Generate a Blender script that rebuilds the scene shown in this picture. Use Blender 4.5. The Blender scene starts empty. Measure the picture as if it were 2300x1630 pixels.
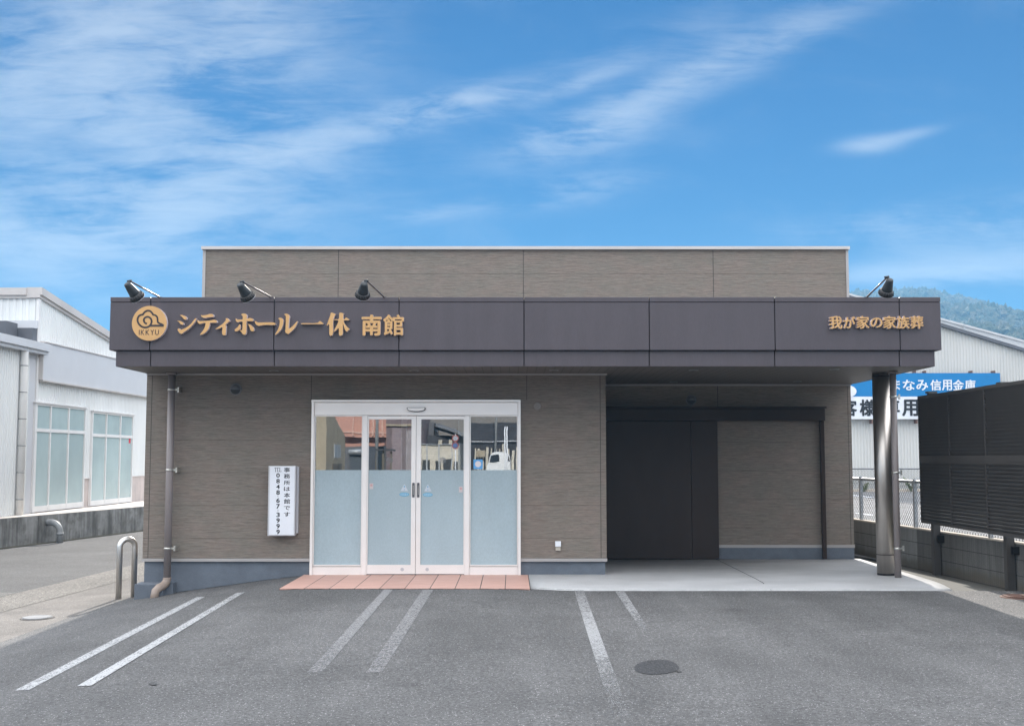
import bpy, bmesh, math, random
from mathutils import Vector, Matrix, noise as mnoise

random.seed(7)
C = bpy.context.scene.collection
R = math.radians

# ------------------------------------------------------------------ camera
F, PW, PH = 2600.0, 2300.0, 1630.0
EYE = 1.62
PITCH = math.atan(212.0 / F)
cd = bpy.data.cameras.new('camera'); cam = bpy.data.objects.new('camera', cd); C.objects.link(cam)
cd.sensor_width = 36.0; cd.lens = F / PW * 36.0
cd.clip_start = 0.1; cd.clip_end = 8000
cam.location = (0, 0, EYE); cam.rotation_euler = (math.pi / 2 + PITCH, 0, 0)
bpy.context.scene.camera = cam

# ------------------------------------------------------------------ light
SUN_EL, SUN_AZ = R(24.5), R(1.2)
SKY_TINT = (0.003, 0.136, 0.247)
SKY_STRENGTH, EXPOSURE = 0.10, 1.33
sc = bpy.context.scene
sc.view_settings.view_transform = 'Standard'; sc.view_settings.look = 'None'
sc.view_settings.gamma = 1.0; sc.view_settings.use_curve_mapping = False
sc.view_settings.exposure = EXPOSURE
sc.cycles.use_denoising = True; sc.cycles.denoising_prefilter = 'ACCURATE'
sc.cycles.max_bounces = 8; sc.cycles.diffuse_bounces = 4; sc.cycles.glossy_bounces = 4
sc.cycles.transparent_max_bounces = 12

ld = bpy.data.lights.new('sun', 'SUN'); lo = bpy.data.objects.new('sun', ld); C.objects.link(lo)
ld.energy = 3.4; ld.angle = R(0.5); ld.color = (1.0, 0.93, 0.84)
to_sun = Vector((math.sin(SUN_AZ) * math.cos(SUN_EL), math.cos(SUN_AZ) * math.cos(SUN_EL), math.sin(SUN_EL)))
lo.rotation_euler = to_sun.to_track_quat('Z', 'Y').to_euler(); lo.location = (0, 60, 40)


class NT:
    """small helper to write node trees as expressions"""
    def __init__(s, tree): s.t = tree
    def n(s, typ, **kw):
        nd = s.t.nodes.new(typ)
        for k, v in kw.items(): setattr(nd, k, v)
        return nd
    def put(s, sock, v):
        if isinstance(v, bpy.types.NodeSocket): s.t.links.new(v, sock)
        elif v is not None: sock.default_value = v
    def m(s, op, a, b=None, c=None, clamp=False):
        nd = s.n('ShaderNodeMath', operation=op); nd.use_clamp = clamp
        s.put(nd.inputs[0], a); s.put(nd.inputs[1], b)
        if c is not None: s.put(nd.inputs[2], c)
        return nd.outputs[0]
    def add(s, *a):
        r = a[0]
        for x in a[1:]: r = s.m('ADD', r, x)
        return r
    def mul(s, *a):
        r = a[0]
        for x in a[1:]: r = s.m('MULTIPLY', r, x)
        return r
    def mix(s, f, a, b, typ='MIX'):
        nd = s.n('ShaderNodeMix', data_type='RGBA', blend_type=typ)
        s.put(nd.inputs[0], f); s.put(nd.inputs[6], a); s.put(nd.inputs[7], b)
        return nd.outputs[2]
    def noise(s, vec, scale, detail=3.0, rough=0.55, dist=0.0):
        nd = s.n('ShaderNodeTexNoise'); s.put(nd.inputs['Vector'], vec)
        nd.inputs['Scale'].default_value = scale; nd.inputs['Detail'].default_value = detail
        nd.inputs['Roughness'].default_value = rough; nd.inputs['Distortion'].default_value = dist
        return nd.outputs[0]
    def voro(s, vec, scale, feature='F1', out=0):
        nd = s.n('ShaderNodeTexVoronoi', feature=feature); s.put(nd.inputs['Vector'], vec)
        nd.inputs['Scale'].default_value = scale
        return nd.outputs[out]
    def scale(s, vec, sc3, loc=(0, 0, 0), rot=(0, 0, 0)):
        nd = s.n('ShaderNodeMapping'); s.put(nd.inputs[0], vec)
        nd.inputs['Scale'].default_value = sc3; nd.inputs['Location'].default_value = loc
        nd.inputs['Rotation'].default_value = rot
        return nd.outputs[0]
    def ramp(s, f, lo_, hi_, a=0.0, b=1.0):
        nd = s.n('ShaderNodeMapRange', interpolation_type='SMOOTHSTEP'); s.put(nd.inputs[0], f)
        nd.inputs[1].default_value = lo_; nd.inputs[2].default_value = hi_
        nd.inputs[3].default_value = a; nd.inputs[4].default_value = b
        return nd.outputs[0]
    def xyz(s, vec):
        nd = s.n('ShaderNodeSeparateXYZ'); s.put(nd.inputs[0], vec); return nd.outputs
    def comb(s, x, y, z):
        nd = s.n('ShaderNodeCombineXYZ'); s.put(nd.inputs[0], x); s.put(nd.inputs[1], y); s.put(nd.inputs[2], z)
        return nd.outputs[0]
    def attr(s, name):
        nd = s.n('ShaderNodeAttribute'); nd.attribute_name = name; return nd.outputs['Fac']
    def bump(s, h, strength, dist=0.02):
        nd = s.n('ShaderNodeBump'); s.put(nd.inputs['Height'], h)
        nd.inputs['Strength'].default_value = strength; nd.inputs['Distance'].default_value = dist
        return nd.outputs[0]


# ------------------------------------------------------------------ sky (world)
w = bpy.data.worlds.new('World'); sc.world = w; w.use_nodes = True
wt = w.node_tree; wt.nodes.clear(); N = NT(wt)
sky = N.n('ShaderNodeTexSky', sky_type='NISHITA'); sky.sun_disc = False
sky.sun_elevation = SUN_EL; sky.sun_rotation = SUN_AZ
sky.air_density = 1.0; sky.dust_density = 0.0; sky.ozone_density = 3.0; sky.altitude = 0
tc = N.n('ShaderNodeTexCoord').outputs['Generated']
dx, dy, dz = N.xyz(tc)
ady = N.m('MAXIMUM', N.m('ABSOLUTE', dy), 0.05)
u = N.m('DIVIDE', dx, ady)          # bearing, tangent units
v = N.m('DIVIDE', dz, ady)          # elevation, tangent units
uv = N.comb(u, v, 0.0)
wisa = N.noise(N.scale(uv, (3.0, 8.5, 1), rot=(0, 0, R(-14))), 2.0, 7, 0.58, 0.5)
wisb = N.noise(N.scale(uv, (7.0, 42.0, 1), rot=(0, 0, R(-9))), 2.0, 6, 0.65, 0.8)
wis = N.add(N.mul(wisa, 0.68), N.mul(wisb, 0.32))
wis2 = N.noise(N.scale(uv, (2.2, 4.0, 1), loc=(3.1, 1.7, 0), rot=(0, 0, R(-10))), 3.0, 5, 0.6, 0.4)


def streak(cu, cv, su, sv, ang, amp, lo_=0.35, hi_=0.7):
    """one cirrus streak: an elongated patch of wisps at a bearing and elevation"""
    du = N.m('SUBTRACT', u, cu); dv = N.m('SUBTRACT', v, cv)
    ca, sa = math.cos(R(ang)), math.sin(R(ang))
    a = N.add(N.mul(du, ca / su), N.mul(dv, sa / su))
    b = N.add(N.mul(du, -sa / sv), N.mul(dv, ca / sv))
    g = N.m('POWER', 2.718, N.mul(N.add(N.mul(a, a), N.mul(b, b)), -1.0))
    return N.mul(g, N.ramp(wis, lo_, hi_), amp)


CLOUDS = []   # filled below with (u, v, su, sv, angle, amount)
def pxuv(px, py):
    xr = (px - PW / 2) / F; yr = (PH / 2 - py) / F
    y = math.cos(PITCH) - yr * math.sin(PITCH); z = math.sin(PITCH) + yr * math.cos(PITCH)
    return xr / y, z / y
for (px, py, sx, sy, ang, amp, lo_, hi_) in [
        (60, 130, 430, 230, 8, 0.8, 0.22, 0.85),
        (330, 470, 400, 170, 10, 0.85, 0.25, 0.8),
        (430, 160, 330, 200, 12, 0.62, 0.25, 0.85),
        (560, 60, 120, 120, 40, 0.3, 0.25, 0.8),
        (100, 520, 300, 120, 5, 0.6, 0.3, 0.8),
        (620, 330, 160, 60, 12, 0.35, 0.3, 0.75),
        (880, 275, 300, 34, 14, 0.4, 0.25, 0.7),
        (1010, 235, 150, 32, 14, 0.4, 0.3, 0.7),
        (1300, 190, 120, 18, 21, 0.35, 0.25, 0.7),
        (1310, 300, 150, 48, 12, 0.55, 0.3, 0.72),
        (1480, 215, 260, 40, 23, 0.42, 0.25, 0.72),
        (1720, 95, 300, 42, 23, 0.3, 0.25, 0.75),
        (1500, 90, 260, 60, 12, 0.16, 0.3, 0.8),
        (1270, 430, 180, 34, 10, 0.3, 0.3, 0.72),
        (970, 482, 90, 15, 5, 0.4, 0.25, 0.7),
        (1950, 326, 62, 17, 5, 0.5, 0.1, 0.6),
        (2030, 306, 70, 12, 12, 0.3, 0.15, 0.6),
        (2130, 500, 280, 45, 3, 0.45, 0.3, 0.75),
        (2080, 615, 260, 24, 2, 0.62, 0.25, 0.7),
        (2250, 585, 220, 50, 4, 0.5, 0.25, 0.72)]:
    cu, cv = pxuv(px, py)
    CLOUDS.append(streak(cu, cv, sx / F, sy / F, ang, amp * 1.22, lo_ + 0.10, hi_ - 0.07))
cl = N.add(*CLOUDS)
veil = N.mul(N.ramp(wis2, 0.45, 0.9), 0.10)
cl = N.add(N.mul(cl, N.ramp(wis2, 0.15, 0.6, 0.55, 1.0)), veil)
cl = N.m('DIVIDE', cl, N.add(cl, 0.58))          # thick cloud saturates softly
cl = N.mul(cl, N.ramp(dz, 0.0, 0.05))
skyc = N.mix(1.0, sky.outputs[0], (SKY_TINT[0], SKY_TINT[1], SKY_TINT[2], 1), 'MULTIPLY')
skyc = N.mix(N.ramp(dz, 0.36, 0.02, 0.0, 0.3), skyc, (0.0, 0.0, 0.0, 1))
skyc = N.mix(cl, skyc, (2.95, 3.15, 3.4, 1))
# unseen bright veil behind and above the camera, added to light the shaded front
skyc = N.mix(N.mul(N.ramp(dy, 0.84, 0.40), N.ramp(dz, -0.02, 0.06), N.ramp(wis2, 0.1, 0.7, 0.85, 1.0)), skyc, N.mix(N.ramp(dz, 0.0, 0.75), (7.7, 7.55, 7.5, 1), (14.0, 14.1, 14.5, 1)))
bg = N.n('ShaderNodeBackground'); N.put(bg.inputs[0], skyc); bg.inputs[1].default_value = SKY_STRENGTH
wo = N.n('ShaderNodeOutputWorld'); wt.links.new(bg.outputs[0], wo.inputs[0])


# ------------------------------------------------------------------ picture point -> place in the world
def ray(px, py):
    xr = (px - PW / 2) / F; yr = (PH / 2 - py) / F
    return Vector((xr, math.cos(PITCH) - yr * math.sin(PITCH), math.sin(PITCH) + yr * math.cos(PITCH)))
def onY(px, py, Y):
    d = ray(px, py); t = Y / d.y
    return Vector((d.x * t, Y, EYE + d.z * t))
def onZ(px, py, z):
    d = ray(px, py); t = (z - EYE) / d.z
    return Vector((d.x * t, d.y * t, z))
def smooth(t, a, b):
    t = min(1, max(0, (t - a) / (b - a))); return t * t * (3 - 2 * t)
def gz(x, y):
    """height of the ground"""
    t = -2.9 - x
    if t <= -0.4: d = 0.0
    elif t < 0.4: d = 0.14 * (t + 0.4) ** 2 / 1.6
    elif t < 2.2: d = 0.14 * t
    elif t < 3.0: k = (3.0 - t) / 0.8; d = 0.14 * 2.2 + 0.14 * 0.4 * (1 - k * k)
    else: d = 0.364
    z = -0.006 - d * 0.97
    z -= 0.04 * smooth(x, -0.2, 0.9)
    z -= 0.007 * max(0.0, min(14.4, 14.4 - y)) 
    return z
def onG(px, py):
    z = -0.05
    for _ in range(12):
        p = onZ(px, py, z); z = gz(p.x, p.y)
    return Vector((p.x, p.y, z))


# ------------------------------------------------------------------ materials
MATS = {}
def base(name):
    m = bpy.data.materials.new(name); m.use_nodes = True
    t = m.node_tree; t.nodes.clear(); n = NT(t)
    out = n.n('ShaderNodeOutputMaterial'); bs = n.n('ShaderNodeBsdfPrincipled')
    t.links.new(bs.outputs[0], out.inputs[0]); MATS[name] = m
    return m, n, bs, out
def rgba(c): return (c[0], c[1], c[2], 1.0)
def pmat(name, col, rough=0.6, var=0.12, vs=2.0, stretch=(1, 1, 1), bump=0.0, bs_=60.0, metal=0.0, spec=0.4, col2=None, fine=0.0, fs=80.0):
    m, n, b, out = base(name)
    o = n.n('ShaderNodeTexCoord').outputs['Object']
    vec = n.scale(o, stretch)
    f = n.noise(vec, vs, 5, 0.6)
    c2 = col2 or tuple(c * (1 - var) for c in col)
    c1 = col if col2 else tuple(c * (1 + var) for c in col)
    c = n.mix(n.ramp(f, 0.3, 0.7), rgba(c1), rgba(c2))
    if fine:
        g = n.noise(vec, fs, 2, 0.6)
        c = n.mix(1.0, c, n.mix(n.ramp(g, 0.25, 0.75), rgba((1 - fine,) * 3), rgba((1 + fine,) * 3)), 'MULTIPLY')
    n.put(b.inputs['Base Color'], c)
    b.inputs['Roughness'].default_value = rough; b.inputs['Metallic'].default_value = metal
    b.inputs['Specular IOR Level'].default_value = spec
    if bump:
        n.put(b.inputs['Normal'], n.bump(n.noise(vec, bs_, 3), bump))
    return m

def siding(name, c1, c2):
    m, n, b, out = base(name)
    o = n.n('ShaderNodeTexCoord').outputs['Object']
    x, y, z = n.xyz(o)
    vec = n.comb(n.add(x, y), z, 0.0)
    rows = n.noise(n.scale(vec, (4.0, 58.0, 1)), 1.0, 5, 0.7, 0.25)
    rows2 = n.noise(n.scale(vec, (14.0, 150.0, 1)), 1.0, 2, 0.6)
    h = n.add(rows, n.mul(rows2, 0.5))
    tint = n.noise(n.scale(vec, (1.4, 2.5, 1)), 1.6, 4, 0.6)
    c = n.mix(n.ramp(tint, 0.3, 0.7), rgba(c1), rgba(c2))
    dark = n.ramp(h, 0.48, 0.98, 0.73, 1.18)
    jz = n.m('FRACT', n.m('DIVIDE', n.add(z, 40.0), 0.455))
    line = n.m('LESS_THAN', jz, 0.016)
    dark = n.mul(dark, n.m('SUBTRACT', 1.0, n.mul(line, 0.22)))
    c = n.mix(1.0, c, n.comb(dark, dark, dark), 'MULTIPLY')
    n.put(b.inputs['Base Color'], c); b.inputs['Roughness'].default_value = 0.8
    b.inputs['Specular IOR Level'].default_value = 0.25
    n.put(b.inputs['Normal'], n.bump(n.m('SUBTRACT', h, n.mul(line, 0.4)), 0.7, 0.02))
    return m

def asphalt(name, lo_, hi_, patch=0.25, cracks=True, pscale=0.5):
    m, n, b, out = base(name)
    o = n.n('ShaderNodeTexCoord').outputs['Object']
    st = n.voro(o, 95.0); g = n.noise(o, 140.0 if name != 'exposed_aggregate' else 45.0, 3, 0.7); g2 = n.noise(o, 38.0 if name != 'exposed_aggregate' else 22.0, 3, 0.7)
    f = n.add(n.mul(g, 0.55), n.mul(g2, 0.45))
    c = n.mix(n.ramp(f, 0.34, 0.68), rgba(lo_), rgba(hi_))
    wst = n.n('ShaderNodeTexWhiteNoise'); n.put(wst.inputs[0], n.voro(o, 95.0, out=2))
    spark = n.mul(n.m('GREATER_THAN', wst.outputs[0], 0.955), n.m('LESS_THAN', st, 0.45))
    c = n.mix(n.mul(spark, 0.7), c, rgba(tuple(h * 2.6 for h in hi_)))
    p = n.noise(o, pscale, 5, 0.6, 0.5); p2 = n.noise(o, pscale * 5, 4, 0.6)
    k = n.add(n.ramp(p, 0.3, 0.7, 1 - patch, 1 + patch), n.ramp(p2, 0.3, 0.7, -patch * 0.35, patch * 0.35))
    if name == 'lot_asphalt':      # old oil spots and scuffed wheel tracks
        wob = n.noise(o, 7.0, 4, 0.6); sp = n.add(n.voro(n.scale(o, (1, 1.3, 1)), 0.55), n.mul(n.m('SUBTRACT', wob, 0.5), 0.16))
        k = n.mul(k, n.ramp(sp, 0.05, 0.13, 0.86, 1.0))
        tr = n.noise(n.scale(o, (1.6, 0.16, 1), rot=(0, 0, 0.12)), 1.0, 4, 0.55); k = n.mul(k, n.ramp(tr, 0.3, 0.7, 0.90, 1.08))
    c = n.mix(1.0, c, n.comb(k, k, k), 'MULTIPLY')
    n.put(b.inputs['Base Color'], c); b.inputs['Roughness'].default_value = 0.82
    b.inputs['Specular IOR Level'].default_value = 0.2
    n.put(b.inputs['Normal'], n.bump(n.add(n.m('SUBTRACT', 0.6, st), g), 0.55, 0.012))
    return m

def paint(name, col, wear, fine=48.0):
    """worn road paint: the ground shows through where it has flaked off"""
    m, n, b, out = base(name)
    o = n.n('ShaderNodeTexCoord').outputs['Object']
    a = n.noise(o, fine, 5, 0.8); a2 = n.noise(o, 9.0, 5, 0.65)
    k = n.ramp(n.m('SUBTRACT', n.add(n.mul(a, 0.75), n.mul(a2, 0.25)), n.attr('wear')), wear - 0.075, wear + 0.075)
    b.inputs['Roughness'].default_value = 0.75
    g = n.noise(o, 9.0, 3)
    n.put(b.inputs['Base Color'], n.mix(n.ramp(g, 0.3, 0.7), rgba(col), rgba(tuple(c * 0.78 for c in col))))
    tr = n.n('ShaderNodeBsdfTransparent'); mx = n.n('ShaderNodeMixShader')
    n.put(mx.inputs[0], k); n.t.links.new(tr.outputs[0], mx.inputs[1]); n.t.links.new(b.outputs[0], mx.inputs[2])
    n.t.links.new(mx.outputs[0], out.inputs[0])
    return m

def streaked(name, col, dark, amount=0.6, vs=5.0, zs=0.5, fine=0.1, moss=None):
    """weathered concrete with vertical rain streaks"""
    m, n, b, out = base(name)
    o = n.n('ShaderNodeTexCoord').outputs['Object']
    f = n.noise(n.scale(o, (vs, vs, zs)), 1.0, 6, 0.65); f2 = n.noise(o, 2.3, 5, 0.6); g = n.noise(o, 70, 3, 0.7)
    k = n.mul(n.ramp(n.add(n.mul(f, 0.6), n.mul(f2, 0.4)), 0.36, 0.62), amount)
    c = n.mix(k, rgba(col), rgba(dark))
    c = n.mix(1.0, c, n.mix(n.ramp(g, 0.25, 0.75), rgba((1 - fine,) * 3), rgba((1 + fine,) * 3)), 'MULTIPLY')
    if moss: c = n.mix(n.mul(n.ramp(n.noise(o, 3.5, 5, 0.7), 0.5, 0.7), 0.6), c, rgba(moss))
    n.put(b.inputs['Base Color'], c); b.inputs['Roughness'].default_value = 0.9
    n.put(b.inputs['Normal'], n.bump(g, 0.25, 0.01))
    return m

def glassmat(name, refl=0.35, tint=(0.8, 0.84, 0.84)):
    m, n, b, out = base(name)
    n.t.nodes.remove(b)
    tr = n.n('ShaderNodeBsdfTransparent'); tr.inputs[0].default_value = rgba(tint)
    gl = n.n('ShaderNodeBsdfGlossy'); gl.inputs['Roughness'].default_value = 0.0; gl.inputs[0].default_value = (0.95, 0.97, 1, 1)
    o = n.n('ShaderNodeTexCoord').outputs['Object']
    n.put(gl.inputs['Normal'], n.bump(n.noise(o, 1.3, 2), 0.02, 0.02))
    mx = n.n('ShaderNodeMixShader'); mx.inputs[0].default_value = refl
    n.t.links.new(tr.outputs[0], mx.inputs[1]); n.t.links.new(gl.outputs[0], mx.inputs[2])
    n.t.links.new(mx.outputs[0], out.inputs[0])
    return m

M_side = siding('siding_board', (0.230, 0.189, 0.161), (0.209, 0.186, 0.158))
M_fascia = pmat('fascia_panel', (0.074, 0.0635, 0.0725), 0.45, 0.06, 1.6, stretch=(2.5, 1, 0.35), bump=0.03, bs_=30, spec=0.35, fine=0.05, fs=45)
M_dark = pmat('dark_joint', (0.02, 0.018, 0.02), 0.8)
M_soffit = None
def soffit_mat():
    m, n, b, out = base('soffit_board')
    o = n.n('ShaderNodeTexCoord').outputs['Object']; x, y, z = n.xyz(o)
    fr = n.m('FRACT', n.m('DIVIDE', n.add(x, 40), 0.12))
    ln = n.m('LESS_THAN', fr, 0.1)
    c = n.mix(ln, rgba((0.125, 0.11, 0.098)), rgba((0.08, 0.07, 0.063)))
    n.put(b.inputs['Base Color'], c); b.inputs['Roughness'].default_value = 0.55
    n.put(b.inputs['Normal'], n.bump(n.mul(ln, -1.0), 0.5, 0.01))
    return m
M_soffit = soffit_mat()
M_plinth = pmat('plinth_mortar', (0.118, 0.136, 0.163), 0.85, 0.12, 3.0, bump=0.1, bs_=120, fine=0.06)
M_trim = pmat('trim_aluminium', (0.36, 0.34, 0.33), 0.45, 0.05, spec=0.5)
M_coping = pmat('coping_metal', (0.50, 0.47, 0.45), 0.4, 0.06, 1.0, spec=0.5)
M_frame = pmat('door_frame_aluminium', (0.83, 0.795, 0.765), 0.38, 0.03, 2.0, metal=0.45, spec=0.5)
M_film = pmat('frosted_film', (0.335, 0.42, 0.455), 0.38, 0.06, 1.4, stretch=(1, 1, 0.6), fine=0.05, fs=55, spec=0.45)
M_glass = glassmat('door_glass', 0.26)
M_ddoor = pmat('dark_steel_door', (0.036, 0.026, 0.0225), 0.4, 0.2, 0.9, stretch=(1, 1, 0.4), spec=0.2)
M_steel = pmat('stainless_steel', (0.58, 0.535, 0.49), 0.38, 0.10, 3.0, stretch=(3, 3, 0.4), metal=1.0)
M_hoop = pmat('hoop_steel', (0.66, 0.64, 0.61), 0.36, 0.06, 3.0, metal=1.0)
M_pipe = pmat('downpipe_resin', (0.235, 0.205, 0.20), 0.45, 0.05, spec=0.45)
M_bracket = pmat('galvanised_bracket', (0.55, 0.54, 0.50), 0.35, 0.15, 20, metal=0.8)
M_gold = pmat('gold_letter_face', (0.545, 0.32, 0.13), 0.42, 0.05, 3.0, spec=0.4)
M_lside = pmat('letter_side_metal', (0.72, 0.62, 0.63), 0.35, 0.05, spec=0.5)
M_engr = pmat('engraved_groove', (0.035, 0.03, 0.034), 0.7)
M_lampb = pmat('lamp_black', (0.016, 0.021, 0.025), 0.5, 0.1, 5, spec=0.5)
M_lampr = pmat('lamp_rim_black', (0.008, 0.008, 0.009), 0.4, 0.1, spec=0.5)
M_chrome = pmat('lamp_arm_metal', (0.16, 0.14, 0.14), 0.3, 0.05, metal=0.7)
M_white = pmat('sign_white', (0.72, 0.74, 0.78), 0.4, 0.03)
M_alu = pmat('sign_box_aluminium', (0.55, 0.55, 0.57), 0.35, 0.05, metal=0.5)
M_black = pmat('black_lettering', (0.012, 0.012, 0.015), 0.6)
M_asph = asphalt('lot_asphalt', (0.050, 0.0497, 0.050), (0.184, 0.183, 0.183), 0.13)
M_road = asphalt('road_asphalt', (0.05, 0.05, 0.051), (0.138, 0.138, 0.14), 0.12)
M_patch = asphalt('patch_asphalt', (0.026, 0.027, 0.029), (0.088, 0.089, 0.093), 0.1)
M_spot = asphalt('oil_spot_asphalt', (0.036, 0.036, 0.037), (0.125, 0.125, 0.126), 0.1)
M_far = asphalt('far_lot_asphalt', (0.13, 0.13, 0.135), (0.25, 0.25, 0.25), 0.15)
M_gravel = asphalt('exposed_aggregate', (0.055, 0.052, 0.047), (0.27, 0.255, 0.235), 0.15)
M_conc = pmat('concrete_apron', (0.43, 0.435, 0.44), 0.75, 0.10, 0.9, stretch=(1, 2, 1), bump=0.08, bs_=60, fine=0.07, fs=50)
M_conc2 = pmat('concrete_pale', (0.59, 0.51, 0.42), 0.85, 0.10, 1.2, bump=0.1, bs_=60, fine=0.1, fs=60)
M_ground = pmat('ground_concrete', (0.11, 0.11, 0.10), 0.9, 0.15, 0.6, fine=0.12, fs=40)
M_lane = asphalt('lane_concrete', (0.115, 0.107, 0.10), (0.20, 0.188, 0.176), 0.16, pscale=0.9)
M_line = paint('road_paint_fresh', (0.46, 0.47, 0.48), 0.47)
M_line2 = paint('road_paint_worn', (0.25, 0.25, 0.255), 0.475)
M_line3 = paint('road_paint_half_worn', (0.33, 0.335, 0.34), 0.475)
M_ret = streaked('retaining_concrete', (0.30, 0.30, 0.29), (0.075, 0.072, 0.065), 0.85, 5.5, 0.6, 0.14, moss=(0.10, 0.095, 0.08))
M_ledge = pmat('ledge_concrete', (0.50, 0.46, 0.42), 0.85, 0.1, 2, fine=0.1)
M_corr = pmat('corrugated_white', (0.72, 0.735, 0.73), 0.45, 0.06, 0.5, stretch=(1, 1, 0.3))
M_corrf = pmat('corrugated_far', (0.54, 0.535, 0.51), 0.5, 0.06, 0.4, stretch=(1, 1, 0.2))
M_band = pmat('white_board', (0.54, 0.55, 0.575), 0.35, 0.02)
M_wframe = pmat('window_frame_white', (0.70, 0.69, 0.68), 0.4, 0.03)
M_milk = pmat('milky_glass', (0.36, 0.45, 0.455), 0.22, 0.12, 0.5, spec=0.5)
M_greyroof = pmat('dark_grey_sheet', (0.10, 0.105, 0.12), 0.5, 0.1)
M_roofpale = pmat('pale_roof_sheet', (0.42, 0.43, 0.44), 0.5, 0.05)
M_pinkconc = streaked('pinkish_mortar', (0.56, 0.49, 0.46), (0.34, 0.30, 0.29), 0.6, 3.0, 0.3, 0.06)
M_pvc = pmat('white_pipe', (0.80, 0.79, 0.77), 0.4, 0.05)
M_gpipe = pmat('grey_pipe', (0.26, 0.27, 0.275), 0.5, 0.15, 8)
M_louv = pmat('louver_dark', (0.055, 0.051, 0.048), 0.5, 0.1, 3, spec=0.4)
M_galv = pmat('galvanised_steel', (0.36, 0.38, 0.40), 0.45, 0.1, 6, metal=0.5)
M_wire = pmat('mesh_wire', (0.16, 0.16, 0.165), 0.5, 0.1)
M_blue = pmat('sign_blue', (0.0, 0.165, 0.41), 0.45, 0.04)
M_signw = pmat('sign_board_white', (0.68, 0.70, 0.74), 0.45, 0.04)
M_rust = pmat('rusty_iron', (0.15, 0.085, 0.065), 0.75, 0.2, 8)
M_leaf = pmat('weed_leaf', (0.075, 0.10, 0.03), 0.7, 0.3, 4)

def blockmat(name, c1, c2, base_dark):
    m, n, b, out = base(name)
    o = n.n('ShaderNodeTexCoord').outputs['Object']; x, y, z = n.xyz(o)
    fz = n.m('FRACT', n.m('DIVIDE', n.add(z, 40.0), 0.2))
    fy = n.m('FRACT', n.m('DIVIDE', n.add(y, 40.0), 0.055))
    joint = n.m('LESS_THAN', fz, 0.045); rib = n.m('LESS_THAN', fy, 0.16)
    f = n.noise(n.scale(o, (1, 9, 1.2)), 1.0, 6, 0.65)
    c = n.mix(n.ramp(f, 0.3, 0.7), rgba(c1), rgba(c2))
    g = n.noise(o, 90, 3, 0.7)
    c = n.mix(1.0, c, n.mix(n.ramp(g, 0.25, 0.75), rgba((0.85,) * 3), rgba((1.15,) * 3)), 'MULTIPLY')
    wet = n.mul(n.ramp(n.add(z, n.mul(n.noise(n.scale(o, (1, 3, 1)), 1.5, 4), 0.2)), 0.16, 0.30, 1.0, 0.0), 0.75)
    c = n.mix(wet, c, rgba(base_dark))
    c = n.mix(n.mul(rib, 0.35), c, rgba((0.05, 0.05, 0.05))); c = n.mix(n.mul(joint, 0.85), c, rgba((0.03, 0.03, 0.03)))
    n.put(b.inputs['Base Color'], c); b.inputs['Roughness'].default_value = 0.9
    n.put(b.inputs['Normal'], n.bump(n.add(n.mul(joint, -1.0), n.mul(rib, -0.6), n.mul(g, 0.3)), 0.5, 0.01))
    return m
M_block = blockmat('block_weathered', (0.165, 0.16, 0.15), (0.115, 0.112, 0.105), (0.11, 0.095, 0.07))
M_block2 = blockmat('block_clean', (0.28, 0.28, 0.27), (0.22, 0.22, 0.21), (0.12, 0.105, 0.08))

TILE_X0, TILE_X1, TILE_Y0, TILE_Y1 = onZ(627, 1321, 0.0).x, onZ(1191, 1321, 0.0).x, onZ(900, 1321, 0.0).y, 16.26
def tilemat():
    m, n, b, out = base('terracotta_tile')
    o = n.n('ShaderNodeTexCoord').outputs['Object']; x, y, z = n.xyz(o)
    wdt = (TILE_X1 - TILE_X0) / 10
    q = n.m('DIVIDE', n.m('SUBTRACT', x, TILE_X0), wdt)
    fr = n.m('FRACT', q); ln = n.m('LESS_THAN', n.m('ABSOLUTE', n.m('SUBTRACT', fr, 0.5)), 0.482)
    wn = n.n('ShaderNodeTexWhiteNoise', noise_dimensions='1D'); n.put(wn.inputs[1], n.m('FLOOR', q))
    f = n.noise(n.scale(o, (2.0, 9, 1)), 1.5, 5, 0.6)
    c = n.mix(n.ramp(f, 0.3, 0.7), rgba((0.50, 0.295, 0.24)), rgba((0.57, 0.355, 0.295)))
    k = n.add(0.94, n.mul(wn.outputs[0], 0.12)); c = n.mix(1.0, c, n.comb(k, k, k), 'MULTIPLY')
    c = n.mix(ln, rgba((0.08, 0.065, 0.055)), c)
    n.put(b.inputs['Base Color'], c); b.inputs['Roughness'].default_value = 0.6
    n.put(b.inputs['Normal'], n.bump(ln, 0.4, 0.005))
    return m
M_tile = tilemat()


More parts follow.
